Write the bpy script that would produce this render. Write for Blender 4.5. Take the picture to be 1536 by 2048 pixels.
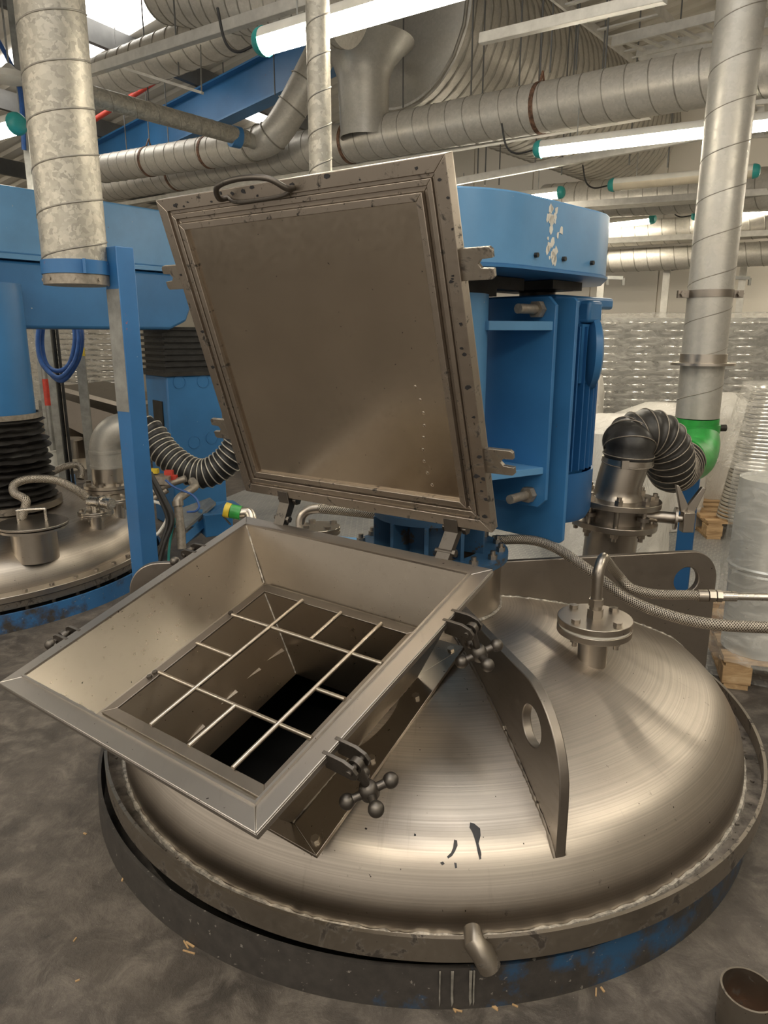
import bpy, bmesh, math, random
from mathutils import Vector, Matrix
random.seed(7)
PI = math.pi
for o in list(bpy.data.objects): bpy.data.objects.remove(o)
S = bpy.context.scene; COL = S.collection
S.view_settings.view_transform = 'Standard'; S.view_settings.look = 'None'
S.view_settings.gamma = 1; S.view_settings.use_curve_mapping = False
S.view_settings.exposure = 0.72
# ------------------------------------------------------------------ camera
CAMH = 1.53; PITCH = math.radians(14); F = 1420.0
cam = bpy.data.cameras.new('camera'); camo = bpy.data.objects.new('camera', cam); COL.objects.link(camo)
camo.location = (0, 0, CAMH); camo.rotation_euler = (PI/2-PITCH, 0, 0)
cam.sensor_fit = 'VERTICAL'; cam.sensor_height = 36; cam.lens = F/2048*36; cam.clip_start = .05; cam.clip_end = 200
S.camera = camo
# ------------------------------------------------------------------ world: soft warm daylight entering from the open side behind
W = bpy.data.worlds.new('world'); S.world = W; W.use_nodes = True
W.node_tree.nodes['Background'].inputs[0].default_value = (1.0, .90, .77, 1)
W.node_tree.nodes['Background'].inputs[1].default_value = 0.45
TUBE = 27.0      # strength of the fluorescent tubes
SKY = 4.0        # strength of the roof lights
LAMPW = 1.0

# ================================================================== helpers
_s, _c = math.sin(PITCH), math.cos(PITCH)
def ray(px, py):
    u = (px-768)/F; v = -(py-1024)/F
    return Vector((u, _c+v*_s, -_s+v*_c))
def at(px, py, d=None, z=None):
    """point seen at a pixel of the photo, at camera depth d or at height z"""
    r = ray(px, py); t = d if d is not None else (CAMH-z)/-r.z
    return Vector((0, 0, CAMH))+r*t
V = Vector
def frame(z):
    z = V(z).normalized(); x = z.cross(V((0, 0, 1)))
    if x.length < 1e-4: x = V((1, 0, 0))
    x.normalize(); y = z.cross(x)
    return x, y, z
class MB:
    def __init__(s): s.bm = bmesh.new(); s.uv = s.bm.loops.layers.uv.new('uv'); s.sm = []
    def face(s, vs, smooth=False, uvs=None):
        try: f = s.bm.faces.new(vs)
        except ValueError: return None
        f.smooth = smooth
        if uvs:
            for l, u in zip(f.loops, uvs): l[s.uv].uv = u
        return f
    def hexa(s, P):
        v = [s.bm.verts.new(p) for p in P]
        for q in ((0,3,2,1),(4,5,6,7),(0,1,5,4),(1,2,6,5),(2,3,7,6),(3,0,4,7)): s.face([v[i] for i in q])
        return s
    def box(s, c, sz, M=None):
        c = V(c); M = M or Matrix.Identity(3)
        P = [c+M@V((sx*sz[0]/2, sy*sz[1]/2, sz_*sz[2]/2)) for sz_ in (-1, 1) for sx, sy in ((-1,-1),(1,-1),(1,1),(-1,1))]
        return s.hexa(P)
    def beam(s, p0, p1, w, h, up=(0,0,1)):
        p0 = V(p0); p1 = V(p1); z = (p1-p0).normalized(); x = z.cross(V(up)); x.normalize(); y = x.cross(z)
        return s.hexa([p+x*(a*w/2)+y*(b*h/2) for p in (p0, p1) for a, b in ((-1,-1),(1,-1),(1,1),(-1,1))])
    def prism(s, poly, ext):
        ext = V(ext); n = len(poly)
        a = [s.bm.verts.new(V(p)) for p in poly]; b = [s.bm.verts.new(V(p)+ext) for p in poly]
        s.face(a[::-1]); s.face(b)
        for i in range(n): s.face([a[i], a[(i+1)%n], b[(i+1)%n], b[i]])
        return s
    def plate(s, outer, holes, ext):
        """flat plate with holes, extruded"""
        ext = V(ext); loops = [outer]+holes; edges = []; rings = []
        for L in loops:
            vs = [s.bm.verts.new(V(p)) for p in L]; rings.append(vs)
            for i in range(len(vs)): edges.append(s.bm.edges.new((vs[i], vs[(i+1)%len(vs)])))
        r = bmesh.ops.triangle_fill(s.bm, edges=edges, use_beauty=True)
        fs = [g for g in r['geom'] if isinstance(g, bmesh.types.BMFace)]
        top = []
        mp = {v: s.bm.verts.new(v.co+ext) for L in rings for v in L}
        for f in fs: s.face([mp[v] for v in f.verts][::-1])
        for L in rings:
            for i in range(len(L)):
                a, b = L[i], L[(i+1)%len(L)]; s.face([a, b, mp[b], mp[a]], smooth=len(L) > 12)
        return s
    def tube(s, pts, r, seg=12, caps=True, closed=False, smooth=True, inner=None):
        pts = [V(p) for p in pts]; n = len(pts); rings = []; up = None; L = 0; Ls = []
        for i, p in enumerate(pts):
            if closed: t = pts[(i+1)%n]-pts[i-1]
            else: t = pts[min(i+1, n-1)]-pts[max(i-1, 0)]
            t.normalize()
            if up is None: x, y, _ = frame(t)
            else:
                x = up-t*up.dot(t)
                x.normalize(); y = t.cross(x)
            up = x
            if i: L += (p-pts[i-1]).length
            Ls.append(L); rr = r[i] if isinstance(r, (list, tuple)) else r
            rings.append([s.bm.verts.new(p+x*math.cos(2*PI*k/seg)*rr+y*math.sin(2*PI*k/seg)*rr) for k in range(seg)])
        m = n if closed else n-1
        for i in range(m):
            a, b = rings[i], rings[(i+1)%n]
            for k in range(seg):
                k2 = (k+1)%seg; la, lb = Ls[i], Ls[(i+1)%n]
                s.face([a[k], a[k2], b[k2], b[k]], smooth, [(la, k/seg), (la, (k+1)/seg), (lb, (k+1)/seg), (lb, k/seg)])
        if caps and not closed: s.face(rings[0][::-1]); s.face(rings[-1])
        return s
    def cyl(s, p0, p1, r, seg=24, r2=None, caps=True): return s.tube([p0, p1], [r, r if r2 is None else r2], seg, caps)
    def hexp(s, p0, p1, r): return s.tube([p0, p1], r, 6, True, smooth=False)
    def lathe(s, prof, o=(0,0,0), axis=(0,0,1), seg=64, smooth=True, closed=False, a0=0, a1=2*PI):
        o = V(o); x, y, z = frame(axis) if tuple(axis) != (0,0,1) else (V((1,0,0)), V((0,1,0)), V((0,0,1)))
        full = abs(a1-a0-2*PI) < 1e-6; rings = []; n = seg if full else seg+1
        for r, h in prof:
            if r < 1e-6: rings.append([s.bm.verts.new(o+z*h)]*n)
            else: rings.append([s.bm.verts.new(o+z*h+(x*math.cos(a0+(a1-a0)*k/seg)+y*math.sin(a0+(a1-a0)*k/seg))*r) for k in range(n)])
        pr = list(range(len(prof)))
        for i in range(len(prof) if closed else len(prof)-1):
            a, b = rings[i], rings[(i+1)%len(prof)]
            for k in range(seg):
                k2 = (k+1)%n
                vs = []
                for q in (a[k], a[k2], b[k2], b[k]):
                    if q not in vs: vs.append(q)
                if len(vs) > 2: s.face(vs, smooth)
        return s
    def ball(s, c, r, seg=14, sx=1, sy=1, sz=1):
        M = Matrix.Translation(V(c))@Matrix.Diagonal((sx, sy, sz, 1))
        g = bmesh.ops.create_uvsphere(s.bm, u_segments=seg, v_segments=max(6, seg//2+2), radius=r, matrix=M)
        for v in g['verts']:
            for f in v.link_faces: f.smooth = True
        return s
    def build(s, name, m, parent=None, loc=None, bevel=0, sharp=35):
        base = V(loc) if loc is not None else (wl(parent) if parent else V((0,0,0)))
        bmesh.ops.recalc_face_normals(s.bm, faces=s.bm.faces)
        for v in s.bm.verts: v.co -= base
        me = bpy.data.meshes.new(name); s.bm.to_mesh(me); s.bm.free()
        me.materials.append(m); o = bpy.data.objects.new(name, me); COL.objects.link(o)
        try: me.set_sharp_from_angle(angle=math.radians(sharp))
        except Exception: pass
        if parent: o.parent = parent
        else: o.location = base
        if bevel:
            b = o.modifiers.new('b', 'BEVEL'); b.width = bevel; b.segments = 2; b.limit_method = 'ANGLE'; b.angle_limit = math.radians(40)
        return o
def wl(o):
    p = V(o.location)
    while o.parent: o = o.parent; p = p+V(o.location)
    return p
def tag(o, label=None, cat=None, group=None, kind=None):
    if label: o['label'] = label
    if cat: o['category'] = cat
    if group: o['group'] = group
    if kind: o['kind'] = kind
    return o
def thing(name, loc, label, cat, group=None):
    o = bpy.data.objects.new(name, None); COL.objects.link(o); o.location = loc; o.empty_display_size = .05
    return tag(o, label, cat, group)
def copy_tree(o, parent=None):
    c = o.copy(); COL.objects.link(c)
    if parent: c.parent = parent
    for ch in list(o.children): copy_tree(ch, c)
    return c
def bez(pts, n=10):
    """smooth Catmull-Rom path through points"""
    P = [V(p) for p in pts]; P = [P[0]*2-P[1]]+P+[P[-1]*2-P[-2]]; out = []
    for i in range(1, len(P)-2):
        for k in range(n):
            t = k/n; a, b, c, d = P[i-1], P[i], P[i+1], P[i+2]
            out.append(.5*((2*b)+(c-a)*t+(2*a-5*b+4*c-d)*t*t+(3*b-a-3*c+d)*t**3))
    return out+[P[-2]]
def rot2(yaw): return Matrix.Rotation(yaw, 3, 'Z')

# ================================================================== materials
class N:
    """tiny node builder"""
    def __init__(s, name):
        s.m = bpy.data.materials.new(name); s.m.use_nodes = True; s.t = s.m.node_tree; s.b = s.t.nodes['Principled BSDF']; s.out = s.t.nodes['Material Output']
    def n(s, ty, **k):
        x = s.t.nodes.new(ty)
        for a, v in k.items():
            if a.startswith('i_'):
                key = a[2:]; x.inputs[int(key) if key.isdigit() else key].default_value = v
            else: setattr(x, a, v)
        return x
    def l(s, a, b): s.t.links.new(a, b)
    def coord(s, scale=(1,1,1), kind='Object'):
        tc = s.n('ShaderNodeTexCoord'); mp = s.n('ShaderNodeMapping'); mp.inputs['Scale'].default_value = scale
        s.l(tc.outputs[kind], mp.inputs[0]); return mp.outputs[0]
    def noise(s, scale, detail=4, co=None, rough=.6, dist=0):
        x = s.n('ShaderNodeTexNoise'); x.inputs['Scale'].default_value = scale; x.inputs['Detail'].default_value = detail; x.inputs['Roughness'].default_value = rough; x.inputs['Distortion'].default_value = dist
        s.l(co if co is not None else s.coord(), x.inputs['Vector']); return x.outputs[0]
    def ramp(s, f, stops, interp='LINEAR'):
        r = s.n('ShaderNodeValToRGB'); r.color_ramp.interpolation = interp
        e = r.color_ramp.elements
        while len(e) < len(stops): e.new(.5)
        for x, (p, c) in zip(e, stops): x.position = p; x.color = (c, c, c, 1) if not isinstance(c, (tuple, list)) else (*c, 1)
        s.l(f, r.inputs[0]); return r.outputs[0]
    def mix(s, f, a, b):
        x = s.n('ShaderNodeMix', data_type='RGBA')
        if isinstance(f, (int, float)): x.inputs[0].default_value = f
        else: s.l(f, x.inputs[0])
        for sock, v in ((x.inputs[6], a), (x.inputs[7], b)):
            if isinstance(v, (tuple, list)): sock.default_value = (*v, 1)
            else: s.l(v, sock)
        return x.outputs[2]
    def math(s, op, a, b=None):
        x = s.n('ShaderNodeMath', operation=op)
        for i, v in enumerate((a, b)):
            if v is None: continue
            if isinstance(v, (int, float)): x.inputs[i].default_value = v
            else: s.l(v, x.inputs[i])
        return x.outputs[0]
    def set(s, **k):
        for a, v in k.items():
            sock = s.b.inputs[a.replace('_', ' ')]
            if isinstance(v, bpy.types.NodeSocket): s.l(v, sock)
            elif isinstance(v, (tuple, list)): sock.default_value = (*v, 1) if len(v) == 3 else v
            else: sock.default_value = v
        return s
    def bump(s, h, st=.2, dist=.01):
        x = s.n('ShaderNodeBump'); x.inputs['Strength'].default_value = st; x.inputs['Distance'].default_value = dist
        s.l(h, x.inputs['Height']); s.l(x.outputs[0], s.b.inputs['Normal'])
def plain(name, col, rough=.5, metal=0, vary=.12, sc=6, bump=0, bsc=60):
    k = N(name); nz = k.noise(sc, 5)
    d = tuple(c*(1-vary*2) for c in col); u = tuple(min(1, c*(1+vary)) for c in col)
    k.set(Base_Color=k.mix(k.ramp(nz, [(.35, 0), (.7, 1)]), d, u), Roughness=rough, Metallic=metal)
    if bump: k.bump(k.noise(bsc, 3), bump, .004)
    return k.m
def steel(name, col=(.56,.51,.45), r0=.26, r1=.46, grime=.0, gcol=(.03,.026,.022), brush=(1,1,1), gsc=7, aniso=0, scratch=True):
    k = N(name); co = k.coord()
    nz = k.noise(3, 4, co); fine = k.noise(60, 4, k.coord(brush)); scr = k.noise(14, 3, k.coord((4, .25, 4)), .6)
    base = k.mix(k.ramp(nz, [(.3, 0), (.75, 1)]), tuple(c*.86 for c in col), col)
    base = k.mix(k.ramp(scr, [(.60, 0), (.8, .22)]), base, tuple(c*.6 for c in col))
    ro = k.math('ADD', k.math('MULTIPLY', k.ramp(scr, [(.3, 0), (.7, 1)]), (r1-r0)*.4), k.math('ADD', k.math('MULTIPLY', nz, (r1-r0)*.5), r0))
    me = None
    if grime > 0:
        g = k.noise(gsc, 8, co, .72, .6); gm = k.ramp(g, [(.5+.22*(1-grime), 0), (.56+.22*(1-grime), 1)])
        base = k.mix(gm, base, gcol); me = k.math('SUBTRACT', 1, k.math('MULTIPLY', gm, .75))
        ro = k.math('ADD', ro, k.math('MULTIPLY', gm, .1))
    # small specks
    sp = k.noise(90, 2, co); sm = k.ramp(sp, [(.735, 0), (.755, 1)]); base = k.mix(sm, base, (.05,.045,.04))
    k.set(Base_Color=base, Roughness=ro, Metallic=me if me is not None else 1.0)
    if aniso: k.set(Anisotropic=aniso)
    return k.m
def paint(name, col, rough=.42, chips=.35, under=(.11,.085,.075), scuff=(.42,.45,.46)):
    k = N(name); co = k.coord(); nz = k.noise(2.2, 5, co)
    base = k.mix(k.ramp(nz, [(.3, 0), (.75, 1)]), tuple(c*.80 for c in col), tuple(min(1, c*1.12) for c in col))
    c1 = k.noise(16, 7, co, .7); m1 = k.ramp(c1, [(.70-.05*chips, 0), (.72-.05*chips, 1)]); base = k.mix(m1, base, under)
    c2 = k.noise(38, 3, co); m2 = k.ramp(c2, [(.74, 0), (.765, 1)]); base = k.mix(m2, base, scuff)
    k.set(Base_Color=base, Roughness=rough); k.bump(k.noise(110, 2, co), .06, .002)
    return k.m
def galv(name, col=(.50,.48,.43), spangle=1.0, metal=.75, rough=.48):
    k = N(name); co = k.coord(); v = k.n('ShaderNodeTexVoronoi'); v.inputs['Scale'].default_value = 55
    nz = k.n('ShaderNodeTexNoise'); nz.inputs['Scale'].default_value = 30; k.l(co, nz.inputs['Vector'])
    mv = k.mix(.06, co, nz.outputs[1]); k.l(mv, v.inputs['Vector'])
    sp = k.n('ShaderNodeSeparateColor'); k.l(v.outputs['Color'], sp.inputs[0])
    big = k.noise(4, 5, co)
    base = k.mix(k.math('MULTIPLY', sp.outputs[0], spangle), tuple(c*.72 for c in col), tuple(c*1.15 for c in col))
    base = k.mix(k.ramp(big, [(.42, 0), (.8, .45)]), base, (.40,.36,.29))
    k.set(Base_Color=base, Metallic=metal, Roughness=k.math('ADD', k.math('MULTIPLY', sp.outputs[1], .18), rough-.09))
    return k.m
M = {}
# dome: circular machining lines about its own axis
def dome_mat(name, gr=.0):
    k = N(name); co = k.coord(); sx = k.n('ShaderNodeSeparateXYZ'); k.l(co, sx.inputs[0])
    r = k.math('SQRT', k.math('ADD', k.math('MULTIPLY', sx.outputs[0], sx.outputs[0]), k.math('MULTIPLY', sx.outputs[1], sx.outputs[1])))
    cb = k.n('ShaderNodeCombineXYZ'); k.l(k.math('MULTIPLY', r, 190), cb.inputs[0]); k.l(k.math('MULTIPLY', sx.outputs[2], 190), cb.inputs[1])
    rings = k.n('ShaderNodeTexNoise'); rings.inputs['Scale'].default_value = 1; rings.inputs['Detail'].default_value = 5; k.l(cb.outputs[0], rings.inputs['Vector'])
    big = k.noise(2.6, 6, co); sm = k.noise(14, 6, co, .7)
    cb2 = k.n('ShaderNodeCombineXYZ')
    at2 = k.math('ARCTAN2', sx.outputs[1], sx.outputs[0]); k.l(k.math('MULTIPLY', at2, 16), cb2.inputs[0]); k.l(k.math('MULTIPLY', sx.outputs[2], 1.6), cb2.inputs[1])
    dr = k.noise(1.0, 6, cb2.outputs[0], .75)
    base = k.mix(k.ramp(big, [(.3, 0), (.7, 1)]), (.47,.42,.365), (.60,.545,.475))
    base = k.mix(k.ramp(rings.outputs[0], [(.38, .0), (.62, .38)]), base, (.30,.265,.23))
    base = k.mix(k.ramp(dr, [(.60, 0), (.75, .55)]), base, (.27,.23,.195))
    base = k.mix(k.ramp(sm, [(.66, 0), (.72, .7)]), base, (.18,.155,.13))
    sp = k.noise(70, 2, co); base = k.mix(k.ramp(sp, [(.74, 0), (.755, 1)]), base, (.05,.045,.04))
    ro = k.math('ADD', .27, k.math('ADD', k.math('MULTIPLY', rings.outputs[0], .16), k.math('MULTIPLY', big, .14)))
    k.set(Base_Color=base, Metallic=1.0, Roughness=ro, Anisotropic=.55)
    tg = k.n('ShaderNodeTangent', direction_type='RADIAL', axis='Z'); k.l(tg.outputs[0], k.b.inputs['Tangent'])
    k.bump(rings.outputs[0], .10, .002)
    return k.m
M['dome'] = dome_mat('dome_steel')
M['steel'] = steel('brushed_steel', (.56,.51,.445), .24, .42)
M['rimsteel'] = steel('rim_steel', (.47,.44,.41), .36, .42)
M['hopper'] = steel('hopper_steel', (.40,.355,.30), .24, .37, grime=0, gsc=5)
M['steeldirty'] = steel('dirty_steel', (.38,.34,.29), .32, .55, grime=.78, gsc=11, gcol=(.06,.05,.042))
M['lug'] = steel('lug_steel', (.31,.275,.24), .34, .55, grime=.05, gsc=6)  # base colour lowered to carry the shading of the lug face
M['lidframe'] = steel('lid_frame_steel', (.40,.35,.30), .3, .5, grime=.66, gsc=24)
M['lidpanel'] = steel('lid_panel_steel', (.60,.53,.44), .15, .27, brush=(.4,3,.4))
M['grime'] = steel('blackened_steel', (.16,.145,.13), .35, .6, grime=.55, gsc=16)
M['valve'] = steel('nozzle_steel', (.45,.405,.35), .28, .45, grime=.12, gsc=10)
M['polished'] = steel('polished_steel', (.66,.62,.56), .24, .32)
M['tray'] = plain('dirty_tray', (.19,.165,.14), .85, .15, .35, 18, .5, 40)
M['weld'] = plain('weld_bead', (.62,.58,.52), .45, .6, .3, 60, .6, 90)
M['blue'] = paint('blue_paint', (.040,.175,.40), .36, .0)
M['blue2'] = paint('light_blue_paint', (.115,.30,.545), .34, .0)
M['bluedark'] = paint('deep_blue_paint', (.022,.125,.33), .4, .1)
M['bluepost'] = paint('post_blue_paint', (.03,.14,.34), .42, .7, (.30,.09,.09), (.5,.5,.5))
M['bluedirty'] = paint('dirty_blue_paint', (.028,.085,.17), .5, 2.2, (.05,.043,.038))
M['galv'] = galv('galvanised_spangle', (.46,.435,.375), 1.0, .55, .5)
M['galvp'] = galv('galvanised_plain', (.58,.56,.51), .2, .45, .42)
M['galvc'] = galv('galvanised_far', (.62,.59,.53), .3, .35, .45)
M['seam'] = plain('duct_seam', (.33,.31,.27), .5, .6, .1, 10)
M['rust'] = plain('rusty_clamp', (.20,.11,.07), .75, .3, .35, 30)
M['chipp0'] = plain('pale_drip', (.25,.235,.205), .6, 0, .2, 40)
def kerb_mat(name, blue, bias, sx_):
    k = N(name); co = k.coord(); sx = k.n('ShaderNodeSeparateXYZ'); k.l(co, sx.inputs[0])
    nz = k.noise(5, 8, co, .72); g = k.math('ADD', nz, k.math('MULTIPLY', sx.outputs[0], sx_))
    m = k.ramp(g, [(bias, 0), (bias+.14, 1)])
    base = k.mix(m, k.mix(k.noise(30, 5, co), (.018,.016,.015), (.075,.066,.058)), blue)
    base = k.mix(k.ramp(k.noise(55, 4, co), [(.66, 0), (.7, .8)]), base, (.26,.24,.21))
    k.set(Base_Color=base, Roughness=.6); k.bump(nz, .3, .006); return k.m
M['kerb'] = kerb_mat('kerb_paint', (.018,.075,.165), .56, .17)
M['kerb2'] = kerb_mat('left_kerb_paint', (.025,.12,.29), .42, .05)
M['rubber'] = plain('black_rubber', (.018,.0175,.017), .5, 0, .3, 20, .3, 25)
M['fabric'] = plain('black_fabric', (.03,.028,.026), .42, 0, .3, 14, .5, 18)
M['wire'] = plain('wire_helix', (.33,.29,.24), .45, .5, .15, 40)
M['wirel'] = plain('bright_wire', (.62,.58,.5), .4, .4, .15, 40)
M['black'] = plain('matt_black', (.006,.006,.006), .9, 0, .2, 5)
M['darkmetal'] = plain('dark_metal', (.05,.047,.043), .45, .6, .2, 10)
M['white'] = plain('white_plastic', (.72,.70,.64), .5, 0, .05, 10)
M['green'] = plain('green_tape', (.035,.33,.06), .35, 0, .15, 14, .3, 30)
M['yellow'] = plain('yellow_tape', (.62,.46,.03), .45, 0, .15, 30)
M['redp'] = plain('red_paint', (.5,.05,.03), .45, 0, .15, 20)
M['teal'] = plain('teal_cap', (.03,.30,.28), .4, 0, .1, 10)
M['bluehose'] = plain('blue_hose', (.03,.10,.32), .4, 0, .15, 20)
M['wood'] = None
def wood():
    k = N('pallet_wood'); co = k.coord((1.2, 10, 10)); g = k.noise(3, 6, co, .65, .8)
    k.set(Base_Color=k.ramp(g, [(.3, (.27,.16,.075)), (.55, (.50,.33,.17)), (.75, (.62,.45,.26))]), Roughness=.75); k.bump(g, .25, .004); return k.m
M['wood'] = wood()
def floor_mat():
    k = N('worn_dark_floor'); co = k.coord()
    a = k.noise(1.5, 8, co, .68); b = k.noise(9, 8, co, .75, .5); c = k.noise(60, 4, co)
    base = k.mix(k.ramp(a, [(.32, 0), (.7, 1)]), (.028,.0235,.020), (.118,.100,.084))
    base = k.mix(k.ramp(b, [(.46, 0), (.70, .9)]), base, (.19,.165,.14))
    base = k.mix(k.ramp(b, [(.30, .75), (.42, 0)]), base, (.025,.022,.02))
    sp = k.noise(160, 2, co); base = k.mix(k.ramp(sp, [(.72, 0), (.76, .8)]), base, (.33,.30,.26))
    k.set(Base_Color=base, Roughness=k.ramp(b, [(.3, .5), (.7, .8)])); k.bump(k.math('ADD', k.math('MULTIPLY', c, .4), b), .55, .012); return k.m
M['floor'] = floor_mat()
def checker_mat():
    k = N('checker_plate'); co = k.coord()
    # raised lozenges alternating in direction
    def loz(off, ang):
        mp = k.n('ShaderNodeMapping'); mp.inputs['Location'].default_value = off; k.l(co, mp.inputs[0])
        f = k.n('ShaderNodeVectorMath', operation='FRACTION'); sc = k.n('ShaderNodeVectorMath', operation='SCALE'); sc.inputs['Scale'].default_value = 1/.05
        k.l(mp.outputs[0], sc.inputs[0]); k.l(sc.outputs[0], f.inputs[0])
        sb = k.n('ShaderNodeVectorMath', operation='SUBTRACT'); k.l(f.outputs[0], sb.inputs[0]); sb.inputs[1].default_value = (.5,.5,0)
        s = k.n('ShaderNodeSeparateXYZ'); k.l(sb.outputs[0], s.inputs[0])
        ca, sa = math.cos(ang), math.sin(ang)
        u = k.math('ADD', k.math('MULTIPLY', s.outputs[0], ca), k.math('MULTIPLY', s.outputs[1], sa))
        w = k.math('SUBTRACT', k.math('MULTIPLY', s.outputs[1], ca), k.math('MULTIPLY', s.outputs[0], sa))
        d = k.math('ADD', k.math('POWER', k.math('MULTIPLY', u, 2.3), 2), k.math('POWER', k.math('MULTIPLY', w, 8), 2))
        return k.ramp(d, [(.6, 1), (1, 0)])
    h = k.math('ADD', loz((0,0,0), PI/4+.5), loz((.025,.025,0), -PI/4+.5))
    nz = k.noise(3, 6, co)
    base = k.mix(k.ramp(nz, [(.3, 0), (.7, 1)]), (.20,.21,.215), (.36,.355,.34))
    base = k.mix(k.math('MULTIPLY', h, .35), base, (.55,.54,.51))
    k.set(Base_Color=base, Roughness=.42, Metallic=.45); k.bump(h, .6, .004); return k.m
M['checker'] = checker_mat()
def clad_mat(name, col, sc=5.0, axis=0, st=.35, vary=.05):
    k = N(name); co = k.coord(); nz = k.noise(1.2, 4, co)
    k.set(Base_Color=k.mix(nz, tuple(c*(1-vary*2) for c in col), col), Roughness=.55); return k.m
M['clad'] = clad_mat('wall_cladding', (.82,.77,.68))
M['roof'] = clad_mat('roof_sheet', (.74,.70,.62))
M['purlin'] = plain('grey_purlin', (.14,.14,.135), .5, .3, .1, 4)
M['strut'] = plain('grey_strut', (.33,.33,.31), .4, .6, .15, 12)
M['tray_g'] = plain('cable_tray_galv', (.60,.58,.53), .45, .4, .08, 12)
M['lampwhite'] = plain('lamp_housing', (.66,.64,.58), .45, 0, .05, 8)
def emit(name, col, st):
    k = N(name); k.set(Base_Color=(.8,.78,.72), Roughness=.3, Emission_Color=col, Emission_Strength=st); return k.m
M['tube_on'] = emit('lit_diffuser', (1.0,.90,.72), TUBE)
M['sky'] = emit('roof_light', (1.0,.96,.90), SKY)
M['tube_off'] = plain('unlit_diffuser', (.62,.55,.42), .25, 0, .05, 8)
def film_mat(name, op=.3, col=(.9,.87,.8)):
    k = N(name); co = k.coord((1, 1, 3)); nz = k.noise(6, 6, co, .65, 1.2); n2 = k.noise(2.0, 3, k.coord())
    tr = k.n('ShaderNodeBsdfTransparent'); mx = k.n('ShaderNodeMixShader')
    k.set(Base_Color=col, Roughness=.2); k.bump(nz, .45, .02)
    f = k.math('ADD', k.math('MULTIPLY', k.ramp(nz, [(.42, 0), (.72, 1)]), .30), op)
    k.l(f, mx.inputs[0]); k.l(tr.outputs[0], mx.inputs[1]); k.l(k.b.outputs[0], mx.inputs[2]); k.l(mx.outputs[0], k.out.inputs[0]); return k.m
M['film'] = film_mat('stretch_film', .14)
M['filmb'] = film_mat('stretch_film_far', .24)
M['filmw'] = film_mat('white_film', .72, (.86,.84,.79))
def braid():
    k = N('braided_steel'); u = k.n('ShaderNodeUVMap'); u.uv_map = 'uv'; s = k.n('ShaderNodeSeparateXYZ'); k.l(u.outputs[0], s.inputs[0])
    a = k.math('MULTIPLY', s.outputs[0], 2*PI/.008); b = k.math('MULTIPLY', s.outputs[1], 2*PI*10)
    w1 = k.math('SINE', k.math('ADD', a, b)); w2 = k.math('SINE', k.math('SUBTRACT', a, b))
    h = k.math('MAXIMUM', w1, w2)
    k.set(Base_Color=k.mix(k.ramp(h, [(.0, 0), (.9, 1)]), (.10,.085,.07), (.52,.47,.40)), Metallic=.9, Roughness=.4); k.bump(h, .6, .002); return k.m
M['braid'] = braid()
M['lidmetal'] = steel('tin_lid', (.74,.73,.69), .16, .34)
M['tin'] = plain('tinplate', (.60,.61,.58), .32, .45, .06, 5)

# ================================================================== setting
A = V((.866, -.5, 0)); B = V((.5, .866, 0))          # building axes: A to the right and nearer, B away from the camera
def bw(a, b, z=0): return A*a+B*b+V((0, 0, z))
k = MB(); k.prism([bw(-16,-3,0), bw(9,-3,0), bw(9,14,0), bw(-16,14,0)], (0,0,-.1)); tag(k.build('floor', M['floor']), kind='structure')
k = MB(); k.prism([bw(-.35,3.36,.0), bw(9,3.36,.0), bw(9,13.9,.0), bw(-16,13.9,0), bw(-16,7.6,0), bw(-5.2,7.6,0), bw(-4.6,4.7,0)][::1], (0,0,.006)); tag(k.build('trim_1', M['checker']), kind='structure')
WALLB = 11.6
def clad_wall(a0, a1, b, z0, z1, name):
    k = MB(); n = int((a1-a0)/1.0)
    for i in range(n):
        x0 = a0+(a1-a0)*i/n; x1 = a0+(a1-a0)*(i+1)/n
        k.prism([bw(x0+.008,b,z0), bw(x1-.008,b,z0), bw(x1-.008,b,z1), bw(x0+.008,b,z1)], B*.06)
    k.prism([bw(a0,b+.03,z0), bw(a1,b+.03,z0), bw(a1,b+.03,z1), bw(a0,b+.03,z1)], B*.1)
    return tag(k.build(name, M['clad']), kind='structure')
clad_wall(-16, 9, WALLB, 0, 7.5, 'wall_back')
k = MB(); k.prism([bw(-13.5,-3,0), bw(-13.5,12,0), bw(-13.5,12,4), bw(-13.5,-3,4)], A*-.15); tag(k.build('wall_left', M['clad']), kind='structure')
k = MB(); k.prism([bw(9,-3,0), bw(9,12,0), bw(9,12,8), bw(9,-3,8)], A*.15); tag(k.build('wall_right', M['clad']), kind='structure')
# sloping corrugated roof, rising along A
def zr(a): return 5.62+.18*a
k = MB(); b = -3.0; prev = None
def roof_strip(kk, b0, b1, a0, a1, smooth=False):
    b = b0
    while b < b1-1e-6:
        P = [(b,0),(b+.12,0),(b+.15,.035),(b+.22,.035),(b+.25,0)]
        vs = [[kk.bm.verts.new(bw(a,q,zr(a)+h)) for q, h in P] for a in (a0, a1)]
        for i in range(4): kk.face([vs[0][i], vs[0][i+1], vs[1][i+1], vs[1][i]])
        b += .25
roof_strip(k, -3, 12, -14, 9.2)
tag(k.build('ceiling', M['roof']), kind='structure')
n_ = 1
def win(b0, b1, a0, a1):
    global n_
    k = MB(); k.prism([bw(a0,b0,zr(a0)-.02), bw(a1,b0,zr(a1)-.02), bw(a1,b1,zr(a1)-.02), bw(a0,b1,zr(a0)-.02)], (0,0,.015))
    tag(k.build('window_%d' % n_, M['sky']), kind='structure'); n_ += 1
win(8.1, 8.6, -6.9, -6.2); win(5.1, 5.75, -7.8, -5.6); win(8.4, 9.0, -5.2, -3.6); win(-2, -1, -3, 3); win(1.0, 1.9, -2.4, 1.2)
tn = 2
def trim(kk, m):
    global tn
    tag(kk.build('trim_%d' % tn, M[m]), kind='structure'); tn += 1
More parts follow.
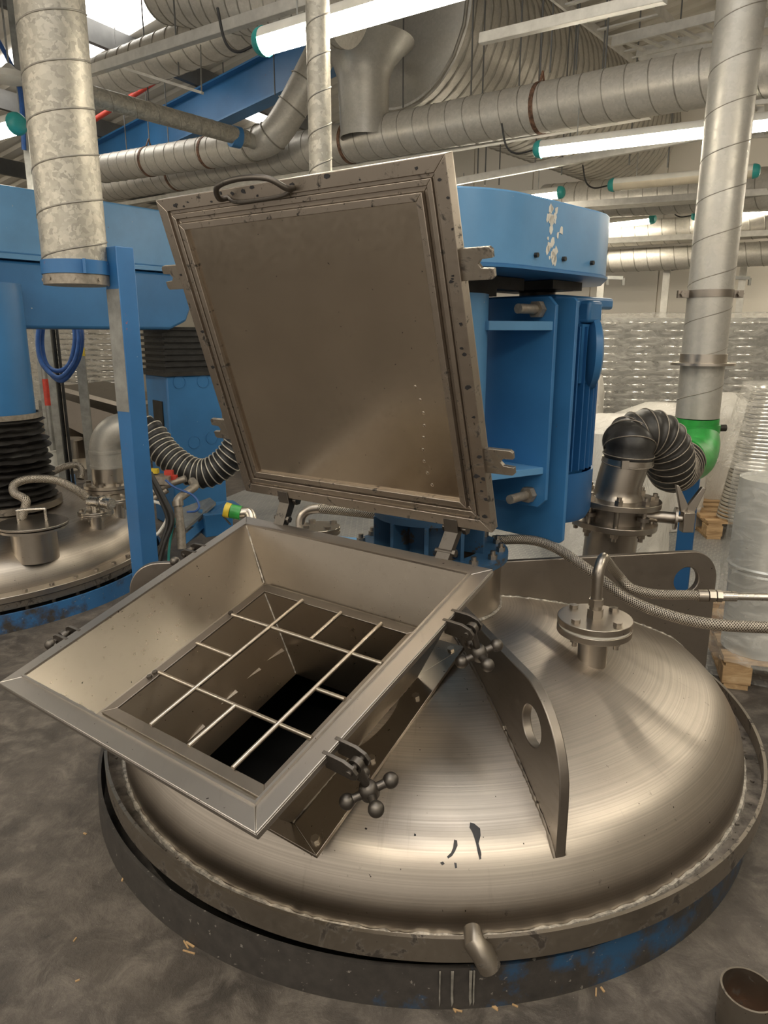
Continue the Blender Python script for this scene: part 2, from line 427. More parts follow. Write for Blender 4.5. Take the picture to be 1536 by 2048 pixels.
for a in (-11.4, -9.7, -8.0, -6.3, -4.6, -2.9, -1.2, .5, 2.2, 4.0, 6):
    k = MB(); z = zr(a)-.13; k.beam(bw(a,-2.9,z), bw(a,WALLB,z), .06, .2); trim(k, 'purlin')
for b in (1.0,):
    k = MB(); k.beam(bw(-13.5,b,zr(-13.5)-.45), bw(9,b,zr(9)-.45), .2, .4); trim(k, 'bluedark')
# the long blue rafter
p0 = at(215, 318, 9.1); p1 = at(700, 78, 7.0)
k = MB()
d_ = (p1-p0); p1 = p0+d_*1.12
k.beam(p0-d_*.35, p1, .02, .42); up = V((0,0,1)); 
for s in (-1, 1): k.beam(p0-d_*.35+up*.21*s, p1+up*.21*s, .2, .02)
trim(k, 'blue')

# ================================================================== fluorescent lights
def lamp(p0, p1, label, lit=True, caps=(1,1), w=.055, cable=False):
    p0 = V(p0); p1 = V(p1); t = thing('fluorescent_light', (p0+p1)/2, label, 'light')
    z = (p1-p0).normalized(); x = z.cross(V((0,0,1))).normalized(); y = x.cross(z)
    L = (p1-p0).length; ce = .06
    def arc(p, a0, a1, r, n=12): return [p+x*math.cos(a0+(a1-a0)*i/n)*r+y*math.sin(a0+(a1-a0)*i/n)*r*.95 for i in range(n+1)]
    k = MB(); k.prism(arc(p0+z*ce, 0, PI, w), z*(L-2*ce)); k.build('housing', M['lampwhite'], t)
    k = MB(); a = arc(p0+z*ce, PI, 2*PI, w*.96); k.prism(a, z*(L-2*ce))
    k.build('diffuser', M['tube_on'] if lit else M['tube_off'], t)
    for i, (p, s) in enumerate(((p0, 1), (p1, -1))):
        k = MB(); n = 6; rs = []
        for j in range(n+1):
            q = j/n*PI/2; rs.append((p+z*s*ce*(1-math.sin(q)*.95), w*1.04*max(.25, math.cos(q)**.5)))
        k.tube([r[0] for r in rs], [r[1] for r in rs], 16)
        k.build('end_cap', M['teal'], t)
    for f in (.2, .8):
        k = MB(); q = p0+z*L*f+y*w*.9; k.cyl(q, q+V((0,0,.24)), .004, 6); k.build('hanger', M['strut'], t)
    if cable:
        k = MB(); q = p0-z*.0; k.tube(bez([q+z*.01, q-z*.12-V((0,0,.01)), q-z*.2+V((0,0,.05)), q-z*.24+V((0,0,.2))], 6), .007, 8); k.build('cable', M['rubber'], t)
    return t
def lamp_px(a, b, za, label, **kw):
    """left end at pixel a (height za), right end at pixel b at the same height"""
    return lamp(at(*a, z=za), at(*b, z=za), label, **kw)
lamp_px((512,88), (1015,-62), 2.86, 'lit fluorescent batten nearest the camera, behind the thin upright duct', w=.062, cable=True)
lamp_px((1066,300), (1560,240), 2.80, 'lit fluorescent batten under the long horizontal duct, passing behind the right spiral duct', w=.058, cable=True)
lamp_px((1215,371), (1522,341), 2.86, 'unlit fluorescent batten with teal ends, level with the top of the blue guard', lit=False, w=.058, cable=True)
lamp_px((880,412), (1130,384), 2.86, 'short lit batten showing just above the blue drive guard top', w=.058)
lamp_px((1060,466), (1312,437), 2.86, 'small lit batten at the right corner of the blue drive guard', w=.058)
lamp_px((1382,431), (1640,420), 2.9, 'lit batten at the far right edge, partly behind the upright spiral duct', w=.058, cable=True)
lamp_px((-150,300), (42,245), 2.9, 'lit batten at the far left edge behind the thick galvanised duct', w=.07)
# unseen battens added overhead and behind the viewer to light the room
for (x, y, l) in ((-2.6,.6,'first unlit-side'), (-.6,-.6,'second'), (1.9,-.4,'third'), (2.6,1.4,'fourth'), (-3.6,2.4,'fifth')):
    lamp(V((x,y,2.86))-A*.8, V((x,y,2.86))+A*.8, 'added lit batten, unseen, over the viewer, %s of its row' % l.replace('unlit-side','one'), w=.062)

for (x, y, z, l) in ((5.9,8.6,3.1,'nearest the back wall'), (7.4,7.2,3.1,'right of the upright duct'), (4.6,4.6,3.0,'over the pallets'), (-6.6,9.2,3.0,'left of the dissolver'), (-5.4,6.0,3.0,'over the left tank')):  # more battens added out of view to brighten the dim walls
    lamp(V((x,y,z))-A*.8, V((x,y,z))+A*.8, 'added lit batten, unseen, hanging %s' % l, w=.062)
# ================================================================== tank
AX = V((.165, 2.483, 0)); RD, RC, KR, Z0 = 1.098, 2.2, .22, .17
_dk = RC-KR; _zc = Z0-math.sqrt(_dk*_dk-(RD-KR)**2); _rj = RC*(RD-KR)/_dk
def domez(r):
    if r < _rj: return _zc+math.sqrt(RC*RC-r*r)
    return Z0+math.sqrt(max(0, KR*KR-(r-RD+KR)**2))
def onDome(px, py, ax=AX):
    r = ray(px, py); o = V((0,0,CAMH)); t = .8
    while t < 7:
        p = o+r*t; q = math.hypot(p.x-ax.x, p.y-ax.y)
        if q < RD and p.z < domez(q): return p
        t += .003
def dome_profile():
    P = [(0.0, domez(0))]
    for i in range(1, 31): r = _rj*i/30; P.append((r, domez(r)))
    a0 = math.atan2(domez(_rj)-Z0, _rj-(RD-KR))
    for i in range(1, 13): a = a0*(1-i/12); P.append((RD-KR+KR*math.cos(a), Z0+KR*math.sin(a)))
    P.append((RD, Z0-.03)); return P
# hopper frame (local axes a across, m down the slope towards the viewer, n up out of the mouth)
HY = -.6415; HT = .2955
ha = V((math.cos(HY), math.sin(HY), 0)); hb = V((math.sin(HY), -math.cos(HY), 0))
hm = hb*math.cos(HT)+V((0,0,-math.sin(HT))); hn = ha.cross(-hm)
HC = V((-.3613, 1.7783, .7735))
def H(a, m, n=0): return HC+ha*a+hm*m+hn*n
tank = thing('mixing_tank', AX, 'large domed stainless mixing tank in the foreground with lifting lugs', 'tank')
k = MB(); k.lathe(dome_profile(), AX, seg=144)
for f in list(k.bm.faces):
    q = f.calc_center_median()-HC; a_, m_ = q.dot(ha), q.dot(hm)
    if abs(a_) < .225 and -.28 < m_ < .215: k.bm.faces.remove(f)
dome = k.build('dome', M['dome'], tank, sharp=60)
k = MB()
nb = 420
k.tube([AX+V((math.cos(2*PI*i/nb)*(RD+.004), math.sin(2*PI*i/nb)*(RD+.004), Z0-.018+random.uniform(-.002,.003))) for i in range(nb)], [.0065+random.uniform(-.002,.003) for i in range(nb)], 6, closed=True)
k.build('weld_bead', M['weld'], tank)
k = MB(); k.lathe([(RD-.01,.152), (1.158,.152), (1.158,.145), (1.02,.145)], AX, seg=144)
k.build('flange_tray', M['tray'], tank)
k = MB(); k.lathe([(1.150,.145), (1.150,.205), (1.160,.205), (1.160,.140)], AX, seg=160, closed=True); k.build('tray_rim', M['steeldirty'], tank)
k = MB(); k.lathe([(1.10,.147), (1.10,.004)], AX, seg=96); k.build('shell', M['darkmetal'], tank)
k = MB(); k.lathe([(0,.06), (1.09,.06)], AX, seg=64); tag(k.build('black_void', M['black'], tank), kind='stuff')  # black disc added so the inside of the tank stays dark
k = MB()
for i in range(150):
    a = random.uniform(0, 2*PI); r = random.uniform(1.108, 1.146); s = random.uniform(.002,.007)
    k.box(AX+V((math.cos(a)*r, math.sin(a)*r, .1515+s/2)), (s*1.6, s, s), rot2(random.uniform(0,3)))
tag(k.build('debris', M['tray'], tank), kind='stuff')
# stub bar lying over the rim at the front
k = MB(); p = at(948,1886, z=.2); q = at(980,1935, z=.145); k.tube([p+V((0,.035,.004)), p, (p+q)/2+V((.0,0,.008)), q], [.02,.026,.027,.026], 16); k.build('drain_stub', M['steeldirty'], tank, sharp=60)
# lifting lugs
def lug(ang, r0, r1, ztop, hr, hz, cr, zb, th=.026):
    e = V((math.cos(ang), math.sin(ang), 0)); nn = V((-math.sin(ang), math.cos(ang), 0)); o = AX-nn*th/2
    P = [(r0, domez(r0)-.02), (r0, ztop)]
    for i in range(11): t = PI/2*(1-i/10); P.append((r1-cr+cr*math.cos(t), ztop-cr+cr*math.sin(t)))
    P.append((r1, zb)); P.append((r1-.02, zb-.012))
    for i in range(0, 13): r = min(RD-.004, r1-.02)+(r0-min(RD-.004, r1-.02))*i/13; P.append((r, domez(r)-.015))
    hole = [(hr+.053*math.cos(2*PI*i/28), hz+.053*math.sin(2*PI*i/28)) for i in range(28)]
    f = lambda L: [o+e*r+V((0,0,z)) for r, z in L]
    k = MB(); k.plate(f(P), [f(hole)], nn*th); lg = k.build('lifting_lug', M['lug'], tank, bevel=.003)
    k = MB()
    for s in (-1, 1):
        pts = []
        for i in range(90):
            r = r0+(min(RD,r1)-r0)*i/89; pts.append(AX+e*r+nn*s*(th/2+.003)+V((0,0,domez(min(r,RD-.001))+random.uniform(-.001,.002))))
        k.tube(pts, [.004+random.uniform(-.0012,.0018) for _ in pts], 6)
    k.build('weld_bead', M['weld' if ang > -.5 else 'steeldirty'], lg)
D2R = PI/180
lug(-75.6*D2R, .30, 1.052, .683, .890, .567, .215, .222)
lug(9.5*D2R, .265, 1.165, .712, 1.035, .595, .12, .20)
lug(188*D2R, .40, 1.06, .765, .93, .62, .10, .20)
lug(100*D2R, .30, 1.05, .69, .89, .57, .2, .2)
# neck and shaft flange
k = MB(); k.lathe([(.262,.56), (.262,.755), (.25,.755)], AX, seg=72); k.build('neck', M['steel'], tank)
k = MB(); pts = [AX+V((.266*math.cos(2*PI*i/120), .266*math.sin(2*PI*i/120), domez(.266)+.002)) for i in range(120)]
k.tube(pts, [.005+random.uniform(-.0015,.002) for _ in pts], 6, closed=True); k.build('weld_bead', M['weld'], tank)
k = MB(); k.lathe([(.18,.755), (.285,.755), (.285,.778), (.275,.782), (.18,.782)], AX, seg=72); k.build('neck_flange', M['bluedirty'], tank)
for i in range(16):
    a = 2*PI*(i+.4)/16; p = AX+V((.258*math.cos(a), .258*math.sin(a), .782)); k = MB(); k.hexp(p, p+V((0,0,.016)), .016); k.cyl(p+V((0,0,.016)), p+V((0,0,.03)), .009, 10); k.build('flange_bolt', M['valve'], tank)
# inlet nozzle with blind flange
NB = V((.675, 2.123, .50)); 
def flange_nozzle(base, root, r_pipe, h, r_f, t_f, nb_, m='valve', gasket=True, name='nozzle'):
    nz = MB(); nz.lathe([(r_pipe,-.03), (r_pipe,h)], base, seg=36); nz.lathe([(r_pipe*.6,h), (r_f,h), (r_f,h+t_f), (r_pipe*.6,h+t_f)], base, seg=56)
    nzo = nz.build(name, M[m], root, bevel=.0015)
    z = h+t_f
    if gasket:
        k = MB(); k.lathe([(0,z), (r_f*.96,z), (r_f*.96,z+.008), (0,z+.008)], base, seg=56); k.build('gasket', M['white'], nzo); z += .008
    k = MB(); k.lathe([(0,z), (r_f,z), (r_f,z+t_f), (0,z+t_f)], base, seg=56); k.build('blind_flange', M[m], nzo, bevel=.002); zt = z+t_f
    for i in range(nb_):
        a = 2*PI*(i+.37)/nb_; p = base+V((math.cos(a), math.sin(a), 0))*r_f*.76
        k = MB(); k.hexp(p+V((0,0,zt)), p+V((0,0,zt+.013)), .0145); k.cyl(p+V((0,0,h-.028)), p+V((0,0,zt)), .008, 10); k.hexp(p+V((0,0,h-.014)), p+V((0,0,h)), .0135)
        k.build('flange_bolt', M[m], nzo)
    return nzo, base+V((0,0,zt))
nzo, ntop = flange_nozzle(NB, tank, .046, .105, .117, .021, 4)
k = MB(); k.hexp(ntop, ntop+V((0,0,.028)), .026); k.cyl(ntop+V((0,0,.028)), ntop+V((0,0,.04)), .02, 16); k.hexp(ntop+V((0,0,.04)), ntop+V((0,0,.062)), .024)
EL = ntop+V((0,0,.06)); ed = V((.55,.83,0)).normalized()
k.tube([EL]+[EL+V((0,0,.075))+ed*.05*(1-math.cos(t))+V((0,0,.05*math.sin(t))) for t in [PI/2*i/8 for i in range(9)]], .0175, 18)
k.build('elbow_fitting', M['valve'], nzo)
ELT = EL+V((0,0,.125))+ed*.05
# paint drips on the dome, built as thin raised blobs
def drip(pix):
    k = MB(); vs = []
    for x, y in pix:
        p = onDome(x, y); q = p-AX; nrm = V((q.x, q.y, p.z-_zc)).normalized(); vs.append((p, nrm))
    lo = [k.bm.verts.new(p-n*.001) for p, n in vs]; hi = [k.bm.verts.new(p+n*.003) for p, n in vs]
    k.face(hi, True); n = len(vs)
    for i in range(n): k.face([lo[i], lo[(i+1)%n], hi[(i+1)%n], hi[i]])
    tag(k.build('paint_drip', M['drip'], tank), 'dried drip of dark paint')
M['drip'] = plain('dried_paint', (.022,.022,.025), .4, 0, .2, 20)
drip([(940,1646),(948,1648),(960,1658),(961,1672),(957,1688),(962,1706),(963,1718),(959,1720),(955,1706),(952,1688),(947,1672),(944,1664),(939,1655)])
drip([(908,1680),(914,1682),(915,1692),(910,1704),(904,1713),(896,1718),(894,1714),(902,1706),(906,1696)])
drip([(880,1726),(886,1724),(889,1728),(884,1731)]); drip([(908,1726),(913,1727),(914,1736),(910,1737)]); drip([(828,1668),(832,1669),(832,1672),(828,1672)])

# floor kerb round the tank
KC = V((.131, 2.495, 0))
k = MB(); k.lathe([(1.150,.0), (1.150,.112), (1.161,.112), (1.166,.0)], KC, seg=160, closed=True)
kb = k.build('floor_kerb', M['kerb'], loc=KC); tag(kb, 'grimy blue steel kerb ring on the floor round the foreground tank', 'kerb')
for px, w_ in ((880,.0018), (905,.0032), (942,.0035), (949,.002)):
    k = MB(); r = ray(px, 1950); q = at(px, 1950, z=.10)
    an = math.atan2(q.y-KC.y, q.x-KC.x); e = V((math.cos(an), math.sin(an), 0)); t_ = V((-e.y, e.x, 0)); o = KC+e*1.164
    k.prism([o+t_*x+V((0,0,z)) for x, z in ((-w_,.108),(w_,.108),(w_*.8,.05),(w_*1.2,.02),(0,.008),(-w_*.7,.03))], e*.0028)
    tag(k.build('paint_drip', M['chipp0'], kb), 'pale dried drip')

# ================================================================== hopper
hop = thing('charging_hopper', H(0,0,-.33), 'square stainless charging hopper with its lid propped open on the foreground tank', 'hopper')
def quadring(kk, oa, om, ia, im, n0, n1=None, MMo=H):
    """mitred frame: four trapezoids between outer and inner rectangles, thickness from n0 to n1"""
    co = [(-oa,-om),(oa,-om),(oa,om),(-oa,om)]; ci = [(-ia,-im),(ia,-im),(ia,im),(-ia,im)]
    n1 = n0-.006 if n1 is None else n1
    for i in range(4):
        j = (i+1)%4; kk.hexa([MMo(*co[i],n1), MMo(*co[j],n1), MMo(*ci[j],n1), MMo(*ci[i],n1), MMo(*co[i],n0), MMo(*co[j],n0), MMo(*ci[j],n0), MMo(*ci[i],n0)])
RA, RM, IA, IM = .489, .467, .443, .421
k = MB(); quadring(k, RA, RM, IA, IM, 0, -.005)
quadring(k, RA, RM, RA-.005, RM-.005, -.005, -.02)
k.build('rim_flange', M['rimsteel'], hop, bevel=.002)
k = MB(); quadring(k, IA+.002, IM+.002, IA-.004, IM-.004, .007, -.01); k.build('rim_lip', M['rimsteel'], hop)
def frustum(kk, a0, m0, n0, a1, m1, n1, th=.004, c1=(0,0)):
    for s in range(4):
        ca = [(-1,-1),(1,-1),(1,1),(-1,1)]; p, q = ca[s], ca[(s+1)%4]
        T = [H(p[0]*a0, p[1]*m0, n0), H(q[0]*a0, q[1]*m0, n0), H(q[0]*a1+c1[0], q[1]*m1+c1[1], n1), H(p[0]*a1+c1[0], p[1]*m1+c1[1], n1)]
        ctr = H(0,0,(n0+n1)/2); nrm = (T[1]-T[0]).cross(T[2]-T[0]).normalized()
        if nrm.dot(T[0]-ctr) < 0: nrm = -nrm
        kk.hexa(T+[t+nrm*th for t in T])
GD = .158
k = MB(); frustum(k, IA-.003, IM-.003, .002, .333, .338, -GD-.006); k.build('hopper_wall', M['hopper'], hop)
k = MB(); frustum(k, .448, .424, -.008, .265, .2825, -.352, .003, (0,-.0375)); k.build('outer_skin', M['hopper'], hop)
k = MB(); quadring(k, .335, .340, .292, .298, -GD-.006, -GD-.011); k.build('ledge', M['steel'], hop)
k = MB(); frustum(k, .292, .298, -GD-.008, .195, .225, -.445, .003, (0,-.025)); k.build('lower_chute', M['hopper'], hop)
# corner welds of the hopper
for sa, sm in ((-1,-1),(1,-1),(1,1),(-1,1)):
    k = MB(); pts = [H(sa*((IA-.005)*(1-t)+.331*t), sm*((IM-.005)*(1-t)+.336*t), -(.002+(GD)*t)) for t in [i/24 for i in range(25)]]
    k.tube(pts, [.0022+random.uniform(-.0005,.001) for _ in pts], 6)
    k.build('corner_weld', M['weld'], hop); k = MB(); pts = [H(sa*(.290*(1-t)+.195*t), sm*(.296*(1-t)+.225*t)-.025*t, -(GD+.01+.27*t)) for t in [i/24 for i in range(25)]]
    k.tube(pts, [.002+random.uniform(-.0005,.001) for _ in pts], 6)
    k.build('corner_weld', M['weld'], hop)
# mounting plate, tilted a little more than the mouth
def PL(a, m, n=0): return H(a, m, -.352-.012*m+n)
k = MB(); oa, m0, m1 = .380, -.50, .286
poly = [(-oa,m0),(oa-.05,m0),(oa,m1),(-oa,m1)]
inn = [(-.262,-.315),(.262,-.315),(.262,.24),(-.262,.24)]
for i in range(4):
    j = (i+1)%4; k.hexa([PL(*poly[i],-.012), PL(*poly[j],-.012), PL(*inn[j],-.012), PL(*inn[i],-.012), PL(*poly[i]), PL(*poly[j]), PL(*inn[j]), PL(*inn[i])])
pl = k.build('mounting_plate', M['hopper'], hop, bevel=.0015)
k = MB()
pts = [PL(.269, .245-.56*i/60, .003) for i in range(61)]
k.tube(pts, [.003+random.uniform(-.001,.0015) for _ in pts], 6); k.build('weld_bead', M['steeldirty'], pl)
for a, m in ((.352,.255),(.330,-.005),(.312,-.25),(.30,-.47),(-.33,.23),(-.33,0),(-.33,-.25)):
    k = MB(); k.hexp(PL(a,m), PL(a,m,.009), .0115); k.build('bolt', M['steel'], pl)
# skirt between plate and dome
k = MB()
for i in range(4):
    p, q = poly[i], poly[(i+1)%4]; n = 12; f = .86
    for j in range(n):
        a_ = [(p[0]+(q[0]-p[0])*t)*f for t in (j/n, (j+1)/n)]; m_ = [(p[1]+(q[1]-p[1])*t)*f for t in (j/n, (j+1)/n)]
        top = [PL(a_[e], m_[e], -.012) for e in (0,1)]
        bot = []
        for t in top:
            r = math.hypot(t.x-AX.x, t.y-AX.y); bot.append(V((t.x, t.y, min(t.z-.002, domez(min(r, RD-.002))-.004))))
        vs = [k.bm.verts.new(x) for x in (top[0], top[1], bot[1], bot[0])]; k.face(vs)
k.build('plate_skirt', M['steeldirty'], hop)
# swing clamps with star knobs
def clamp(m, side):
    s = side; base = V(H(s*(RA-.012), m, -.012))
    k = MB(); a = ha*s
    for w in (-1, 1):
        o = base+hm*(w*.021)-hm*.004
        P = [(0,.014),(.055,.012),(.078,.002),(.086,-.012),(.080,-.028),(.066,-.034),(.0,-.030)]
        k.prism([o+a*x+hn*y for x, y in P], hm*.008)
    piv = base+a*.068+hn*(-.012); k.cyl(piv-hm*.03, piv+hm*.03, .0075, 12)
    c = k.build('clamp_bracket', M['grime'], hop, bevel=.001)
    d = (a*.30-V((0,0,1))*.80+V((0,.42,0))).normalized()
    k = MB(); k.lathe([(.009,-.007),(.016,-.007),(.016,.007),(.009,.007)], piv, axis=tuple(hm), seg=18, closed=True); k.tube([piv+d*.012, piv+d*.085], .0085, 12)
    k.build('eye_bolt', M['grime'], c)
    kc = piv+d*.085; x, y, z = frame(d)
    k = MB(); k.tube([kc-d*.022, kc-d*.008, kc+d*.012, kc+d*.02], [.015,.021,.021,.014], 16)
    for i in range(4):
        t = 2*PI*i/4+.5; v = x*math.cos(t)+y*math.sin(t); k.tube([kc, kc+v*.03, kc+v*.045], [.011,.0095,.012], 12); k.ball(kc+v*.05, .0175, 14)
    k.build('star_knob', M['grime'], c, sharp=80)
clamp(.235, 1); clamp(-.243, 1); clamp(.245, -1); clamp(-.24, -1)
# ---- lid
LY = -.605; LT = .319; LS = .96
la = V((math.cos(LY), math.sin(LY), 0)); lb = V((math.sin(LY), -math.cos(LY), 0))
lu = lb*math.sin(LT)+V((0,0,math.cos(LT))); lf = lb*math.cos(LT)-V((0,0,math.sin(LT)))      # lf: the face that looks at the viewer
LC = V((-.093, 2.178, .995))
def Lp(x, u, n=0): return LC+la*x+lu*(u+LS/2)+lf*n      # x, u from the lid centre
def ringL(kk, o, i, n0, n1):
    quadring(kk, o, o, i, i, n0, n1, MMo=lambda a, m, n: Lp(a, m, n))
k = MB(); h = LS/2
ringL(k, h, h-.034, 0, -.032)
ringL(k, h-.034, h-.044, -.008, -.032)
ringL(k, h-.044, h-.058, -.002, -.032)
ringL(k, h-.058, h-.070, -.010, -.032)
ringL(k, h-.070, h-.088, .004, -.032)
lid = k.build('lid', M['lidframe'], hop, bevel=.0015)
k = MB(); q = h-.088; k.hexa([Lp(-q,-q,-.03), Lp(q,-q,-.03), Lp(q,q,-.03), Lp(-q,q,-.03), Lp(-q,-q,-.008), Lp(q,-q,-.008), Lp(q,q,-.008), Lp(-q,q,-.008)])
k.build('lid_panel', M['lidpanel'], lid)
k = MB(); k.hexa([Lp(-h,-h,-.034), Lp(h,-h,-.034), Lp(h,h,-.034), Lp(-h,h,-.034), Lp(-h,-h,-.030), Lp(h,-h,-.030), Lp(h,h,-.030), Lp(-h,h,-.030)]); k.build('lid_skin', M['steel'], lid)
# raised dent line on the panel
k = MB()
for i in range(9):
    u = -.06-.037*i; k.ball(Lp(.30+.012*math.sin(i*.8), u, -.0185), .012, 14)
k.build('dent', M['lidpanel'], lid, sharp=80)
# grime flakes round the lid edge
k = MB(); rnd = random.Random(3)
for i in range(40):
    side = rnd.random(); t = rnd.uniform(-h+.02, h-.02); e = h-rnd.uniform(.004,.03); s = rnd.uniform(.003,.010)
    if side < .45: x, u = t, e
    elif side < .85: x, u = e, t*.98
    else: x, u = -e, t
    n = 7; pp = [(x+s*math.cos(2*PI*j/n)*rnd.uniform(.5,1.3), u+s*.7*math.sin(2*PI*j/n)*rnd.uniform(.5,1.3)) for j in range(n)]
    pp = [(max(-h+.002,min(h-.002,a)), max(-h+.002,min(h-.002,b))) for a, b in pp]
    k.prism([Lp(a,b,.0003) for a, b in pp], lf*.0009)
tag(k.build('paint_flakes', M['drip'], lid), 'flakes of dried dark paint', kind='stuff')
def lidpx(px, py):
    r = ray(px, py); o = V((0,0,CAMH)); c = Lp(0,0); t = (c-o).dot(lf)/r.dot(lf); q = o+r*t-c; return q.dot(la), q.dot(lu)
xh0, uh0 = lidpx(450, 374); xh1, uh1 = lidpx(584, 360)
k = MB(); mid = (xh0+xh1)/2
k.tube(bez([Lp(xh0,h-.022,0), Lp(xh0-.002,h-.018,.03), Lp(xh0+.03,h+.012,.055), Lp(mid,h+.022,.06), Lp(xh1-.03,h+.012,.055), Lp(xh1+.002,h-.018,.03), Lp(xh1,h-.022,0)], 8), .0075, 12)
k.tube(bez([Lp(xh0,h-.018,.001), Lp(xh0+.03,h-.034,.008), Lp(mid,h-.037,.01), Lp(xh1-.03,h-.034,.008), Lp(xh1,h-.018,.001)], 8), .005, 10)
k.build('handle', M['grime'], lid)
def notch(side, u):
    s = side; P = [(0,.036),(.075,.036),(.082,.030),(.082,.012),(.052,.010),(.044,0),(.052,-.010),(.082,-.012),(.082,-.030),(.075,-.036),(0,-.036)]
    k = MB(); k.prism([Lp(s*(h-.001+x), u+y, -.022) for x, y in P], lf*.012); k.build('clamp_fork', M['steeldirty'], lid, bevel=.001)
for s, px, py in ((1,930,532), (1,975,926), (-1,357,556), (-1,450,862)):
    notch(s, lidpx(px, py)[1])
for px in (572, 905):
    x, u = lidpx(px, 1010 if px < 700 else 1070)
    k = MB(); b0 = Lp(x,-h+.012,-.02)
    bot = V((b0.x, b0.y, 0)); rr = (HC-b0).dot(ha)
    foot = H(-rr, -RM+.004, -.012)
    d = foot-b0
    k.prism([b0-la*.022-lf*.016+lu*.012, b0-la*.022+lf*.022+lu*.012, b0-la*.022+lf*.026-lu*.03, foot-la*.022+lf*.016, foot-la*.022-lf*.02, b0-la*.022-lf*.02-lu*.03], la*.044)
    pv = b0-lu*.028; k.cyl(pv-la*.035, pv+la*.042, .009, 12); k.hexp(pv+la*.03, pv+la*.043, .017); k.hexp(pv-la*.035, pv-la*.022, .017)
    pv2 = foot*.75+b0*.25; k.cyl(pv2-la*.03, pv2+la*.036, .007, 10); k.hexp(pv2+la*.028, pv2+la*.038, .012)
    k.build('hinge', M['grime'], lid, bevel=.001)
# ---- sieve grid lying on the ledge
grid = thing('sieve_grid', H(0,0,-GD), 'rectangular bar grid lying inside the square hopper mouth', 'grid')
k = MB(); quadring(k, .318, .326, .286, .294, -GD+.001, -GD-.005); k.build('grid_frame', M['lug'], grid, bevel=.0015)
def rod(a0, m0, a1, m1, n=0):
    k = MB(); k.cyl(H(a0,m0,-GD+.004+n), H(a1,m1,-GD+.004+n), .0062, 12); k.build('grid_bar', M['steel'], grid)
rod(-.29,-.151,.30,-.157,.0); rod(-.29,.144,.30,.138,.0)
rod(-.116,-.298,-.129,.298,.004); rod(.196,-.298,.188,.298,.004)
rod(.042,-.298,.039,-.154); rod(-.288,0,-.125,0); rod(.031,.142,.025,.298); rod(.19,-.002,.29,-.004)
for a, m in ((-.302,-.155),(-.302,.15),(-.302,.17)):
    k = MB(); k.hexp(H(a,m,-GD+.001), H(a,m,-GD+.009), .008); k.build('clip', M['grime'], grid)

# ================================================================== drive unit standing on the tank neck
DD = V((.70,.714,0)); DN = V((.714,-.70,0)); UZ = V((0,0,1))
def X(s, e, z): return AX+DD*s+DN*e+V((0,0,z))
drive = thing('mixer_drive', AX+V((0,0,.782)), 'tall blue mixer drive with belt guard and motor standing behind the open lid', 'mixer drive')
k = MB(); k.lathe([(.175,.90), (.185,.93), (.185,1.66), (0,1.66)], AX, seg=56); k.build('bearing_column', M['blue2'], drive)
k = MB()
for i in range(10):
    a = 2*PI*i/10+.2; e = V((math.cos(a), math.sin(a), 0)); t = V((-e.y, e.x, 0)); k.hexa([AX+e*r+t*w+V((0,0,z)) for z in (.782,.905) for r, w in ((.11,-.007),(.205,-.007),(.205,.007),(.11,.007))])
k.lathe([(.12,.782),(.12,.905),(.2,.905),(.2,.93),(.12,.93)], AX, seg=48); k.build('lantern', M['bluedirty'], drive)
k = MB(); w = .352; pts = []
for i in range(25): t = PI/2+PI*i/24; pts.append((w*math.cos(t), w*math.sin(t)))     # round end at the shaft
pts2 = [(s, e) for s, e in pts]
far = [(.42,-w), (.60,-.30), (.86,-.16), (.90,-.08), (.90,.08), (.86,.14), (.56,.325), (.50,.345), (.43,w)]
pts2 = pts2+[(s, e) for s, e in far]
k.prism([X(s,e,1.728) for s, e in pts2], (0,0,.205)); g = k.build('belt_guard', M['blue2'], drive, bevel=.006)
k = MB(); pts3 = [(s*1.012, e*1.012) for s, e in pts2]; k.prism([X(s,e,1.722) for s, e in pts3], (0,0,.008)); k.build('guard_floor', M['blue'], g)
for s, e in ((.06,.353),(.22,.353),(.40,.353)):
    k = MB(); k.hexp(X(s,e-.004,1.765), X(s,e+.010,1.765), .008); k.build('screw', M['darkmetal'], g)
k = MB(); rnd = random.Random(5)
for i in range(26):
    s = .155+rnd.gauss(0,.02); z = 1.83+rnd.uniform(-.075,.08); r = rnd.uniform(.004,.013); n = 7
    k.prism([X(s+r*math.cos(2*PI*j/n)*rnd.uniform(.5,1.2), .3525, z+r*1.5*math.sin(2*PI*j/n)*rnd.uniform(.5,1.2)) for j in range(n)], DN*.0008)
tag(k.build('peeled_paint', M['white'], g), 'patch of peeled pale paint', kind='stuff')
k = MB(); k.box(X(.0,.0,1.69), (.30,.30,.07), rot2(PI/4)); k.box(X(.2,.12,1.70), (.22,.06,.04), rot2(PI/4)); k.box(X(.52,.05,1.705), (.2,.3,.03), rot2(PI/4)); k.cyl(X(.63,0,1.66), X(.63,0,1.73), .07); k.build('pulley_block', M['darkmetal'], drive)
